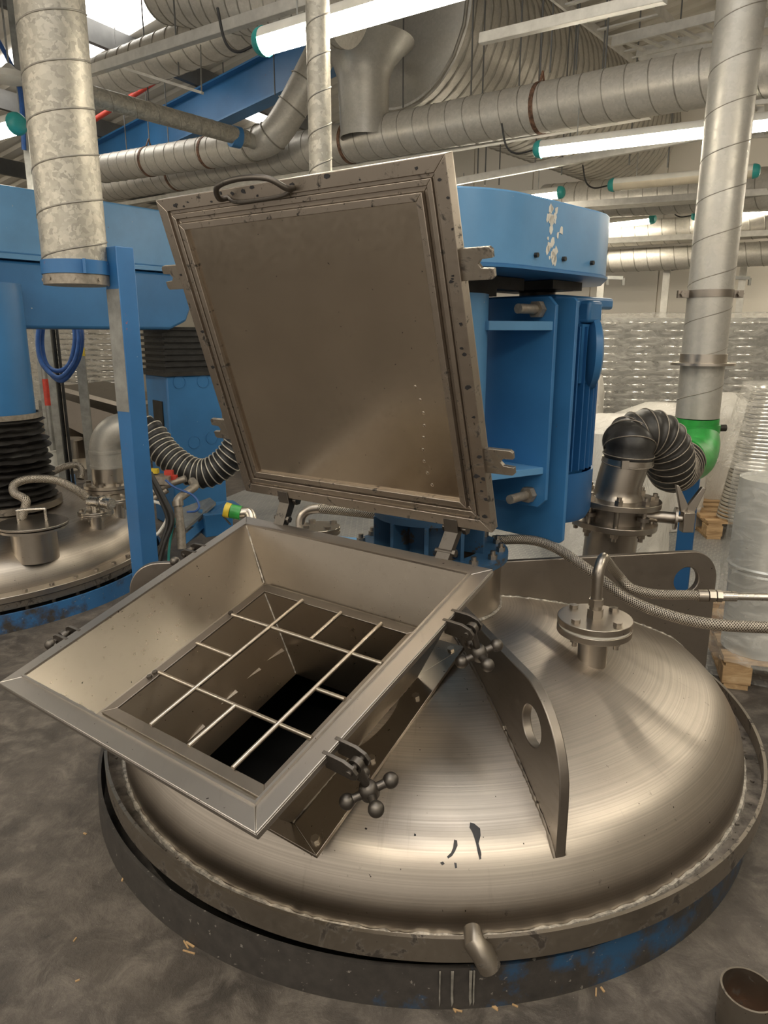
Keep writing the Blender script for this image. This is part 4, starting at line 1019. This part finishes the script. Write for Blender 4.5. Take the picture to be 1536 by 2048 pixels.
for (x0, y0, x1, y1, d, w, lab) in ((97,650,122,960,6.6,.06,'grey upright strut behind the blue hose coil'), (155,650,182,935,6.3,.075,'dark upright strut with a yellow band behind the left post'), (66,640,100,880,6.9,.04,'thin pale upright pipe beside the dissolver column')):
    a_ = at(x0,y0,d); b_ = at(x1,y1,d); t = thing('support_strut', V((b_.x,b_.y,0)), lab, 'strut'); xx = (a_.x+b_.x)/2; yy = (a_.y+b_.y)/2
    k = MB(); k.box(V((xx,yy,1.1)), (w,w,2.2), rot2(.3)); k.build('strut_channel', M['strut'], t)
    k = MB(); k.box(V((xx,yy,.01)), (w*2,w*2,.02)); k.build('base_plate', M['strut'], t)
    if 'yellow' in lab: k = MB(); zc_ = at(165,703,d).z; k.box(V((xx,yy,zc_)), (w*1.06,w*1.06,.07), rot2(.3)); tag(k.build('band', M['yellow'], t), 'yellow band')
t = thing('marker_pole', at(100,900,6.8), 'slim pole with a red and white band beside the hose coil', 'pole'); a_ = at(96,800,6.8); t.location = (a_.x, a_.y, 0)
k = MB(); k.cyl(V((a_.x,a_.y,0)), V((a_.x,a_.y,2.0)), .03, 12); k.build('pole', M['strut'], t)
k = MB(); k.cyl(V((a_.x,a_.y,a_.z-.05)), V((a_.x,a_.y,a_.z+.2)), .032, 12); tag(k.build('band', M['redp'], t), 'red band')
for i, (x0, x1, yb) in enumerate(((76,160,755),(84,152,742),(79,166,762))):
    d = 5.6+.05*i; k = MB(); xm = (x0+x1)/2
    k.tube(bez([at(x0+3,640,d), at(x0,690,d), at(x0+10,730,d), at(xm,yb,d), at(x1-12,725,d), at(x1-2,680,d), at(x1-6,640,d)], 7), .018, 10)
    o_ = k.build('hose_coil', M['bluehose'], loc=at(xm,700,d)); tag(o_, ['outer blue hose loop hanging under the dissolver beam','inner blue hose loop hanging under the dissolver beam','lowest blue hose loop hanging under the dissolver beam'][i], 'hose')
pail = thing('pail', at(106,962,6.9), 'pale metal pail standing behind the bellows', 'pail'); pb_ = at(106,958,7.0); pail.location = pb_
k = MB(); k.lathe([(0,0),(.12,0),(.135,.29),(.14,.29),(.14,.30),(.13,.30),(.118,.01),(0,.01)], pb_, seg=36); k.build('pail_body', M['white'], pail)
pst = thing('pail_stand', V((pb_.x, pb_.y, 0)), 'low blue stand carrying the pale pail', 'stand')
k = MB(); k.box(V((pb_.x,pb_.y,pb_.z/2)), (.4,.4,pb_.z-.004), rot2(.4)); k.build('stand_box', M['blue'], pst)

# ================================================================== stacks of lids on pallets
def pallet(c, yaw, w, d, label):
    t = thing('pallet', c, label, 'pallet'); R = rot2(yaw)
    for i in range(5):
        k = MB(); k.box(c+R@V((0,-d/2+.05+(d-.1)*i/4,.133)), (w,.1,.022), R); k.build('deck_board', M['wood'], t, bevel=.002)
    for x in (-w/2+.06, 0, w/2-.06):
        k = MB(); k.box(c+R@V((x,0,.114)), (.1,d,.016), R); k.build('stringer_board', M['wood'], t)
        k = MB(); k.box(c+R@V((x,0,.011)), (.1,d,.022), R); k.build('bottom_board', M['wood'], t)
        for y in (-d/2+.06, 0, d/2-.06):
            k = MB(); k.box(c+R@V((x,y,.064)), (.12,.12,.084), R); k.build('block', M['wood'], t, bevel=.003)
    return t
# near pallet at right edge
p1c = at(1441,1375,z=0); R1 = -.28
pc1 = p1c+rot2(R1)@V((.42,.40,0))
pallet(pc1, R1, .84, .8, 'wooden pallet at the right edge beside the foreground tank')
p2c = at(1411,1078,z=0.006); R2 = -.12
pc2 = p2c+rot2(R2)@V((.6,.4,0))
pallet(pc2, R2, 1.2, .8, 'wooden pallet under the tall leaning stack of tin rings at right')
lidmesh = None
def ring_lid(c, r, label, group, first=[None]):
    if first[0] is None:
        k = MB(); k.lathe([(0,.004),(.80,.004),(.84,-.005),(.90,-.005),(.94,.018),(.985,.018),(1.0,.008),(.985,-.004),(.95,-.006)], (0,0,0), seg=36)
        o = k.build('metal_ring', M['lidmetal'], sharp=50); first[0] = o
    else:
        o = first[0].copy(); COL.objects.link(o)
    o.scale = (r, r, 1.0); o.location = c; o.rotation_euler = (random.uniform(-.012,.012), random.uniform(-.012,.012), random.uniform(0,6))
    tag(o, label, 'metal ring', group); return o
# leaning stack on far pallet
bs = at(1480,1040,5.5); bs = V((bs.x+.03, bs.y, .15)); N_ = 36
for i in range(N_):
    f = i/N_; ring_lid(bs+V((.12*f,0,.006+i*.028)), .20-.035*f, 'one of the shiny tin rings in the wrapped leaning stack at right', 'tin rings in the leaning stack')
def wrapmesh(kk, ringsz, seg=40, amp=.012, sq=0, seed=1):
    rnd = random.Random(seed); R = []
    for c, r in ringsz:
        R.append([kk.bm.verts.new(V(c)+V((math.cos(2*PI*j/seg), math.sin(2*PI*j/seg), 0))*(r+rnd.uniform(-amp,amp))) for j in range(seg)])
    for a, b in zip(R, R[1:]):
        for j in range(seg): kk.face([a[j], a[(j+1)%seg], b[(j+1)%seg], b[j]], True)
    kk.face(R[-1], True)
k = MB(); wrapmesh(k, [(bs+V((.12*i/12,0,.42+i*.062)), .235-.03*i/12) for i in range(11)], amp=.012)
tag(k.build('stretch_film', M['film'], loc=bs, sharp=80), 'clear stretch film round the upper half of the leaning ring stack', 'film')
# near wrapped cylinders of lids on right pallet
bn_ = pc1+V((.0,0,.146)); 
bq = at(1530,1325,z=.146); bq = V((bq.x+.05, bq.y+.16, .146))
tb = thing('tin_drum', bq, 'lower wrapped tin cylinder on the near pallet at the right edge', 'tin')
k = MB(); k.lathe([(0,0),(.155,0),(.158,.36),(.163,.37),(.158,.38),(0,.38)], bq, seg=44); k.build('tin_body', M['tin'], tb)
tb2 = thing('tin_drum', bq+V((0,0,.39)), 'upper wrapped tin cylinder on the near pallet at the right edge', 'tin')
k = MB(); k.lathe([(0,.0),(.165,0),(.172,.012),(.165,.02),(.16,.40),(0,.40)], bq+V((.0,0,.385)), seg=44); k.build('tin_body', M['tin'], tb2)
k = MB(); wrapmesh(k, [(bq+V((0,0,.003)), .26), (bq+V((0,0,.05)), .25), (bq+V((0,0,.10)), .22), (bq+V((0,0,.17)), .2)]+[(bq+V((0,0,.2+i*.09)), .187) for i in range(8)], amp=.01, seed=4)
tag(k.build('stretch_film', M['film'], loc=bq, sharp=80), 'crumpled clear film round the tin cylinders on the near pallet', 'film')
# wall of wrapped lid stacks in the background
def ringwall(px0, px1, d0, ztop, cols, rows, r, group, label, seed=2):
    p0 = at(px0,700,d0); dirv = V((.985,-.17,0)); out = []
    for c_ in range(cols):
        q = V((p0.x,p0.y,0))+dirv*(c_*2*r*1.04)
        for i in range(rows): ring_lid(V((q.x,q.y,ztop-.08-i*.075)), r, label, group)
    return V((p0.x,p0.y,0)), dirv
RWd = 7.2; ZT = at(1300,632,RWd).z
p0, dv = ringwall(1212, 1536, RWd, ZT, 8, 18, .155, 'tin rings in the wrapped wall of stacks', 'one of the tin rings stacked in the film wrapped wall of stacks at back right', 2)
# loads under and behind those lids: dark cores, and film sheets around
def film_box(p, dirv, L, D, z0, z1, m, label, seed, amp=.02, nx=26, nz=16, top=True):
    rnd = random.Random(seed); nv = V((dirv.y,-dirv.x,0)); k = MB()
    path = [p+dirv*(L*i/nx) for i in range(nx+1)]; path = [p-nv*D, p-nv*D*.5]+path+[p+dirv*L-nv*D*.5, p+dirv*L-nv*D]
    G = [[k.bm.verts.new(V((q.x,q.y,z0+(z1-z0)*j/nz))+nv*rnd.uniform(-amp,amp)+UZ*rnd.uniform(-amp,amp)*.5) for q in path] for j in range(nz+1)]
    for j in range(nz):
        for i in range(len(path)-1): k.face([G[j][i], G[j][i+1], G[j+1][i+1], G[j+1][i]], True)
    if top: k.face(G[-1], False)
    o = k.build('stretch_film', M[m], loc=V((p.x,p.y,z0)), sharp=80); tag(o, label, 'film'); return o
nv = V((dv.y,-dv.x,0))
film_box(p0-dv*.2+nv*.19, dv, 2.75, .5, .95*0+ZT-1.40, ZT+.02, 'filmb', 'clear film wrapped round the wall of tin ring stacks at back right', 3, .012)
ld = thing('wrapped_load', V((p0.x,p0.y,0))+dv*1.2, 'pale wrapped load carrying the wall of tin ring stacks', 'load')
k = MB(); zz = ZT-.08-17*.075-.03
k.hexa([p0+dv*a+nv*b+UZ*z for z in (0.006,zz) for a, b in ((-.25,-.4),(2.6,-.4),(2.6,.17),(-.25,.17))]); k.build('load_body', M['filmwsolid'] if 'filmwsolid' in M else M['white'], ld, bevel=.02)
k = MB(); k.hexa([p0+dv*a+nv*b+UZ*z for z in (zz,ZT-.02) for a, b in ((-.25,-.5),(2.6,-.5),(2.6,-.2),(-.25,-.2))]); k.build('dark_core', M['strut'], ld)
# white film bags between
def bag(px, py, d, r, h, label, seed):
    rnd = random.Random(seed); c = at(px, py, d); k = MB(); n = 9; R_ = []
    for i in range(n+1):
        f = i/n; rr_ = r*(1.05-.12*f-(.55 if i == n else 0)-.12*(f**6)); R_.append((V((c.x,c.y,.01+h*f*(1 if i < n else .985))), rr_))
    wrapmesh(k, R_, 36, .03*r/.4, seed=seed)
    return tag(k.build('wrapped_load', M['whitefilm'], loc=V((c.x,c.y,0)), sharp=70), label, 'load')
k_ = N('crumpled_white_film'); nzz = k_.noise(5, 6, k_.coord((1,1,.5)), .65, 1.5); k_.set(Base_Color=(.74,.71,.65), Roughness=.3); k_.bump(nzz, .9, .05); M['whitefilm'] = k_.m
bag(1215, 950, 5.2, .42, .98, 'white film covered load behind the ribbed black hose', 5)
bag(1310, 930, 5.9, .38, 1.0, 'white film covered load behind the green elbow', 6)
bag(1440, 880, 6.3, .30, 1.05, 'white film covered load behind the leaning ring stack', 7)
bag(1150, 830, 6.6, .25, 1.30, 'tall white film covered load beside the blue motor', 8)
# left background wrapped stack
pl0 = at(110,700,11.0); 
for c_ in range(3):
    for i in range(14): ring_lid(V((pl0.x+c_*.46,pl0.y-.08*c_,at(110,655,11.0).z-.02-i*.08)), .22, 'one of the tin rings in the wrapped stacks seen under the dissolver beam', 'tin rings under the beam')
film_box(V((pl0.x-.28,pl0.y-.26,0)), V((.985,-.17,0)), 1.5, .5, at(110,800,11.0).z-.2, at(110,640,11.0).z, 'film', 'clear film round the stacks seen under the dissolver beam', 9, .012)
sl = thing('wrapped_load', V((pl0.x+.36,pl0.y,0)), 'dark load carrying the stacks seen under the dissolver beam', 'load')
k = MB(); zz = at(110,655,11.0).z-.02-13*.08-.03; k.box(V((pl0.x+.46,pl0.y-.08,zz/2)), (1.4,.44,zz-.01), rot2(-.17)); k.build('load_body', M['darkmetal'], sl)

# ================================================================== foreground pipe stub and litter
ps = at(1476,2062,z=0); ps = V((.818,1.285,0))
st = thing('pipe_stub', ps, 'short rusty open pipe stub standing on the floor at lower right', 'pipe')
k = MB(); k.lathe([(.059,.0),(.059,.108),(.0545,.108),(.0535,.006)], ps, seg=48, closed=True); k.build('pipe_wall', M['rust2'] if 'rust2' in M else M['steeldirty'], st)
k = MB(); k.lathe([(0,.006),(.0535,.006)], ps, seg=40); k.build('pipe_floor', M['rust'], st)
chips = [(595,1968,.03),(432,1712,.016),(330,1830,.02),(246,1758,.02),(240,1480,.018),(1192,1985,.022),(1205,1980,.014),(905,2015,.03),(916,2022,.02),(985,2010,.03),(990,2018,.016),(378,1905,.035),(380,1890,.03),(372,1890,.03),(950,1998,.022),(1380,1862,.012),(1030,2012,.014),(150,1880,.012),(170,1668,.012),(155,1962,.01)]
labs = {}
M['chipw'] = plain('wood_chip', (.55,.36,.18), .8, 0, .2, 40); M['chipp'] = plain('pale_chip', (.62,.58,.5), .8, 0, .2, 40)
base_chip = None
for i, (x, y, l) in enumerate(chips):
    p = at(x, y, z=.0)
    if base_chip is None:
        k = MB(); k.box((0,0,.0017), (1,.16,.003)); base_chip = o = k.build('wood_chip', M['chipw'])
    else: o = base_chip.copy(); COL.objects.link(o)
    o.location = p; o.scale = (l, .02 if i%3 else .03, 1); o.rotation_euler = (0, 0, random.uniform(0, 3.1))
    tag(o, 'tiny splinter of wood lying on the dark floor round the foreground tank', 'wood chip', 'splinters on the floor')

# ================================================================== ceiling services
def hduct(pa, da, pb, db, r, pitch, label, m='galvc', wr=.006):
    return duct('spiral_duct', at(*pa, da), at(*pb, db), r, pitch, label, m, wr)
# long duct B
B0, B1 = at(150,385,9.0), at(1470,146,4.35)
dB = duct('spiral_duct', B0, B1+(B1-B0)*.3, .165, .155, 'long horizontal spiral duct crossing the upper picture from left to right', 'galvc', .005)
u = (B1-B0).normalized()
def clampband(dc, px, c0, c1, r):
    f = None
    best = min((i/400 for i in range(401)), key=lambda t: abs(proj_x(c0.lerp(c1, t))-px))
    p = c0.lerp(c1, best); a = (c1-c0).normalized(); k = MB(); k.cyl(p-a*.016, p+a*.016, r*1.035, 36)
    k.tube([p+UZ*r*1.0-a.cross(UZ)*.03, p+UZ*(r+.07), p+UZ*r*1.0+a.cross(UZ)*.03], .009, 8)
    k.build('hanger_clamp', M['rust'], dc); return p
def proj_x(p):
    q = p-V((0,0,CAMH)); z = q.y*_c-q.z*_s; return 768+F*q.x/z
for px in (355, 700, 1082): clampband(dB, px, B0, B1, .165)
# duct A at left with elbow rising right
A0, A1 = at(205,338,7.7), at(505,291,6.45)
dA = duct('spiral_duct', A0, A1, .139, .15, 'horizontal spiral duct at left that bends upward behind the thin upright duct', 'galvc', .005)
e1 = at(545,272,6.27); e2 = at(585,215,6.18); e3 = at(640,110,6.05); e4 = at(670,55,6.0)
k = MB(); k.tube(bez([A1, e1, e2, e3, e4], 6), .134, 32); k.build('duct_bend', M['galvc'], dA, sharp=60)
k = MB(); rings(k, [A1, A1.lerp(e1,.5), e1, e2, e2.lerp(e3,.5), e3], .139, .006); k.build('joint_ring', M['seam'], dA, sharp=80)
k = MB(); q = at(212,340,7.66); k.cyl(q-(A1-A0).normalized()*.3, q, .08, 24); k.build('reducer', M['steel'], dA)
for px in (300, 418): clampband(dA, px, A0, A1, .139)
# branch pipe
P0, P1 = at(160,185,5.0), at(492,277,6.2)
dP = duct('spiral_duct', P0, P1, .068, .2, 'slim branch pipe sloping from the thick left duct to the duct elbow', 'galv', .003, seg=24)
k = MB(); k.cyl(at(462,272,6.1), at(480,276,6.15), .085, 24); tag(k.build('blue_clamp', M['blue'], dP), 'blue clamp')
k = MB(); k.cyl(P1, at(512,286,6.3), .06, 20); k.build('spigot', M['galvp'], dP)
# upper left duct pair and huge duct
duct('spiral_duct', at(120,190,6.9), at(640,-10,5.3), .175, .15, 'ribbed duct running up toward the top edge at upper left', 'galvc', .007)
duct('spiral_duct', at(330,-30,5.6), at(700,10,4.9), .26, .12, 'fat ribbed duct cut by the top edge left of the near batten', 'galvc', .008)
G0 = at(800,35,6.2); gd = V((.66,.75,.0)).normalized(); G1 = G0+gd*4.8
big = duct('insulated_duct', G0, G1, .72, .12, 'huge ribbed insulated duct with a blank round end above the long duct', 'galvc', .016, seg=64)
k = MB(); k.lathe([(0,-.10),(.40,-.09),(.70,.0),(.74,.03),(.72,.05)], G0, axis=tuple(gd), seg=64); k.build('end_cap', M['galvp'], big, sharp=60)
# funnel connecting big duct down to duct B
f0 = at(727,120,5.95); f1 = at(728,235,5.95)
fn = thing('duct_funnel', f1, 'grey conical funnel joining the huge duct to the long horizontal duct', 'duct')
k = MB(); 
c = V((f1.x, f1.y, 0)); zf0, zf1, zf2 = f0.z, at(727,165,5.95).z, f1.z-.1
k.lathe([(.42,zf0+.08),(.33,zf0),(.26,zf0-.07),(.215,zf1),(.20,zf2),(.20,zf2-.06)], c, seg=40); k.build('cone', M['galvp'], fn, sharp=70)
k = MB(); rings(k, [V((c.x,c.y,zf1-.02))], .218, .009); k.build('joint_ring', M['seam'], fn); k = MB(); rings(k, [V((c.x,c.y,zf2+.1))], .206, .009); k.build('joint_ring', M['seam'], fn)
# wall pipes at back right
for (ya, yb, d0, r, lab) in ((372+10, 430, 8.6, .20, 'far horizontal duct level with the blue guard top'), (472, 455, 9.2, .15, 'upper far duct along the cream wall'), (524, 508, 9.4, .14, 'lower far duct along the cream wall with a dark stain')):
    pa = at(1190 if ya > 400 else 1130, ya if ya > 400 else 400, d0); 
    q0 = pa-A*3.0; q1 = pa+A*4.5
    if 'level' in lab: q0, q1 = at(1090,405,d0), at(1560,375,d0-1.6)
    t = duct('spiral_duct', q0, q1, r, .16, lab, 'galvc', .006)
    if 'stain' in lab:
        k = MB(); p = at(1332,533,d0-r*1.0); rnd = random.Random(2); k.prism([p+A*(.26*math.cos(2*PI*j/20)*rnd.uniform(.85,1.15))+UZ*(max(-.05,.075*math.sin(2*PI*j/20)))*rnd.uniform(.8,1.1) for j in range(20)], B*.004); tag(k.build('soot_stain', M['rubber'], t), 'black soot stain')
# cable trays and channels
def channel(p0, p1, w, h, label, name='cable_channel', m='tray_g', holes=0):
    t = thing(name, V(p0), label, 'cable tray'); k = MB(); p0 = V(p0); p1 = V(p1)
    z = (p1-p0).normalized(); x = z.cross(UZ).normalized(); y = x.cross(z)
    k.beam(p0, p1, w, .004); k.build('tray_floor', M[m], t)
    for s in (-1, 1):
        k = MB(); k.beam(p0+x*s*w/2+y*h/2, p1+x*s*w/2+y*h/2, .004, h); k.build('tray_side', M[m], t)
    return t
channel(at(178,152,5.2), at(640,5,3.9), .05, .06, 'white trunking channel rising across the upper left corner')
channel(at(962,88,4.0), at(1330,5,3.3), .045, .05, 'white strut channel slanting up at upper right')
channel(at(900,372,7.0), at(1500,262,5.3), .04, .06, 'white trunking under the second lit batten')
channel(at(200,420,8.8), at(1300,236,4.8), .06, .04, 'grey cable channel running just under the long duct')
channel(at(1210,487,8.6), at(1560,470,8.0), .05, .06, 'white trunking between the two far wall ducts')
channel(at(1060,425,7.6), at(1560,392,7.0), .25, .06, 'wide cable tray behind the unlit batten')
def ladder(p0, p1, w, n, label):
    t = thing('cable_ladder', V(p0), label, 'cable tray'); p0 = V(p0); p1 = V(p1); z = (p1-p0).normalized(); x = z.cross(UZ).normalized()
    for s in (-1, 1):
        k = MB(); k.beam(p0+x*s*w/2, p1+x*s*w/2, .02, .06); k.build('side_rail', M['tray_g'], t)
    for i in range(n):
        q = p0.lerp(p1, (i+.5)/n); k = MB(); k.beam(q-x*w/2, q+x*w/2, .035, .012); k.build('rung', M['tray_g'], t)
ladder(at(1165,-40,4.6), at(1330,110,6.0), .5, 9, 'perforated cable ladder overhead at upper right')
ladder(at(1250,95,5.2), at(1560,20,4.4), .32, 8, 'crossing cable ladder at the upper right corner')
ladder(at(1290,120,5.6), at(1560,90,5.0), .2, 8, 'lower cable ladder above the long duct at right')
ladder(at(1470,215,5.6), at(1600,205,5.4), .3, 5, 'short cable ladder right of the upright duct')
ladder(at(1470,262,6.0), at(1600,255,5.8), .3, 5, 'lower short cable ladder right of the upright duct')
k = MB(); a_, b_ = at(185,242,8.0), at(318,158,7.6); k.cyl(a_, b_, .028, 12); tag(k.build('sprinkler_pipe', M['redp'], loc=a_), 'red pipe under the roof behind the branch pipe', 'pipe')
t = thing('rod_frame', at(250,135,6.0), 'thin galvanised rod bracket hanging above the branch pipe', 'bracket')
k = MB(); k.beam(at(247,136,6.0), at(405,186,5.7), .03, .02); k.build('cross_bar', M['tray_g'], t)
k = MB(); k.cyl(at(403,186,5.7), at(401,90,5.7), .006, 8); k.build('drop_rod', M['strut'], t)
# threaded hanger rods: pixel x at bottom, bottom y, depth
rods = [(233,105,7),(263,85,7),(297,200,6.6),(318,150,7.4),(352,75,5.2),(398,60,5.6),(418,110,7.2),(358,150,6.0),(448,175,8),(300,300,8),(340,330,8),(255,320,8.2),(550,190,7.4),
        (942,190,5.6),(965,190,5.8),(1038,175,5.4),(1080,150,5.1),(1100,145,5.0),(1152,140,5.2),(1210,140,5.0),(806,215,6.0),(955,360,6.8),(970,370,6.8),(1070,330,6.5),(1123,350,6.5),(998,370,7.2),(1198,245,5.6),(1140,275,6),(1258,330,6.2),(1335,335,6.0)]
rb = None
for i, (x, y, d) in enumerate(rods):
    p = at(x, y, d); a_ = p.dot(A); L_ = zr(a_)-.05-p.z
    if L_ < .2: continue
    if rb is None:
        k = MB(); k.cyl((0,0,0), (0,0,1), .0065, 8); rb = o = k.build('hanger_rod', M['purlin'])
    else: o = rb.copy(); COL.objects.link(o)
    o.location = p; o.scale = (1,1,L_); tag(o, 'thin threaded hanger rod dropping from the roof to the ducts and trays', 'rod', 'hanger rods under the roof')
# wall posts and brackets at the back
for i, px in enumerate((1200, 1329, 1480)):
    p = at(px,600,9.3); t = thing('rack_upright', V((p.x,p.y,0.006)), ['perforated rack upright beside the blue guard','middle rack upright against the cream wall','rack upright right of the upright duct'][i], 'rack upright')
    k = MB(); k.box(V((p.x,p.y,1.25)), (.085,.06,2.45), rot2(-.5)); k.build('upright', M['tray_g'], t)
for i, px in enumerate((1215, 1468)):
    p = at(px,555,9.2); t = thing('wall_bracket', p, ['grey wall bracket beside the blue guard','grey wall bracket right of the upright duct'][i], 'bracket')
    k = MB(); q = at(px+32,556,9.1); k.beam(p, q, .04, .04); k.beam(q, q-UZ*.09, .03, .03, up=(0,1,0)); k.beam(p, p-UZ*.09, .03, .03, up=(0,1,0)); k.build('arm', M['strut'], t)
# left edge column with cable bundle
p = at(55,300,6.2); t = thing('cable_riser', V((p.x,p.y,0)), 'upright strut with black and blue cables left of the thick duct', 'cable riser')
k = MB(); k.box(V((p.x,p.y,2.2)), (.06,.06,4.4), rot2(.3)); k.build('strut_channel', M['strut'], t)
k = MB(); k.cyl(V((p.x+.06,p.y-.03,.0)), V((p.x+.07,p.y-.03,4.2)), .018, 8); k.cyl(V((p.x+.1,p.y-.03,.0)), V((p.x+.1,p.y-.03,4.2)), .014, 8); k.build('black_cable', M['rubber'], t)
k = MB(); k.tube(bez([at(-10,70,6.0), at(15,115,6.0), at(38,170,6.0), at(45,230,6.0), at(48,300,6.1)], 6), .02, 8); k.build('blue_cable', M['bluehose'], t)
p = at(20,155,5.8); t = thing('high_bay_lamp', p, 'grey round dish fitting at the left edge beside the thick duct', 'lamp')
k = MB(); k.lathe([(.02,.1),(.06,.06),(.13,.03),(.14,-.02),(.12,-.03),(0,-.02)], p, seg=32); k.build('dish', M['lampwhite'], t)
k = MB(); k.cyl(p+UZ*.08, V((p.x,p.y,4.3)), .008, 8); k.build('stem', M['strut'], t)
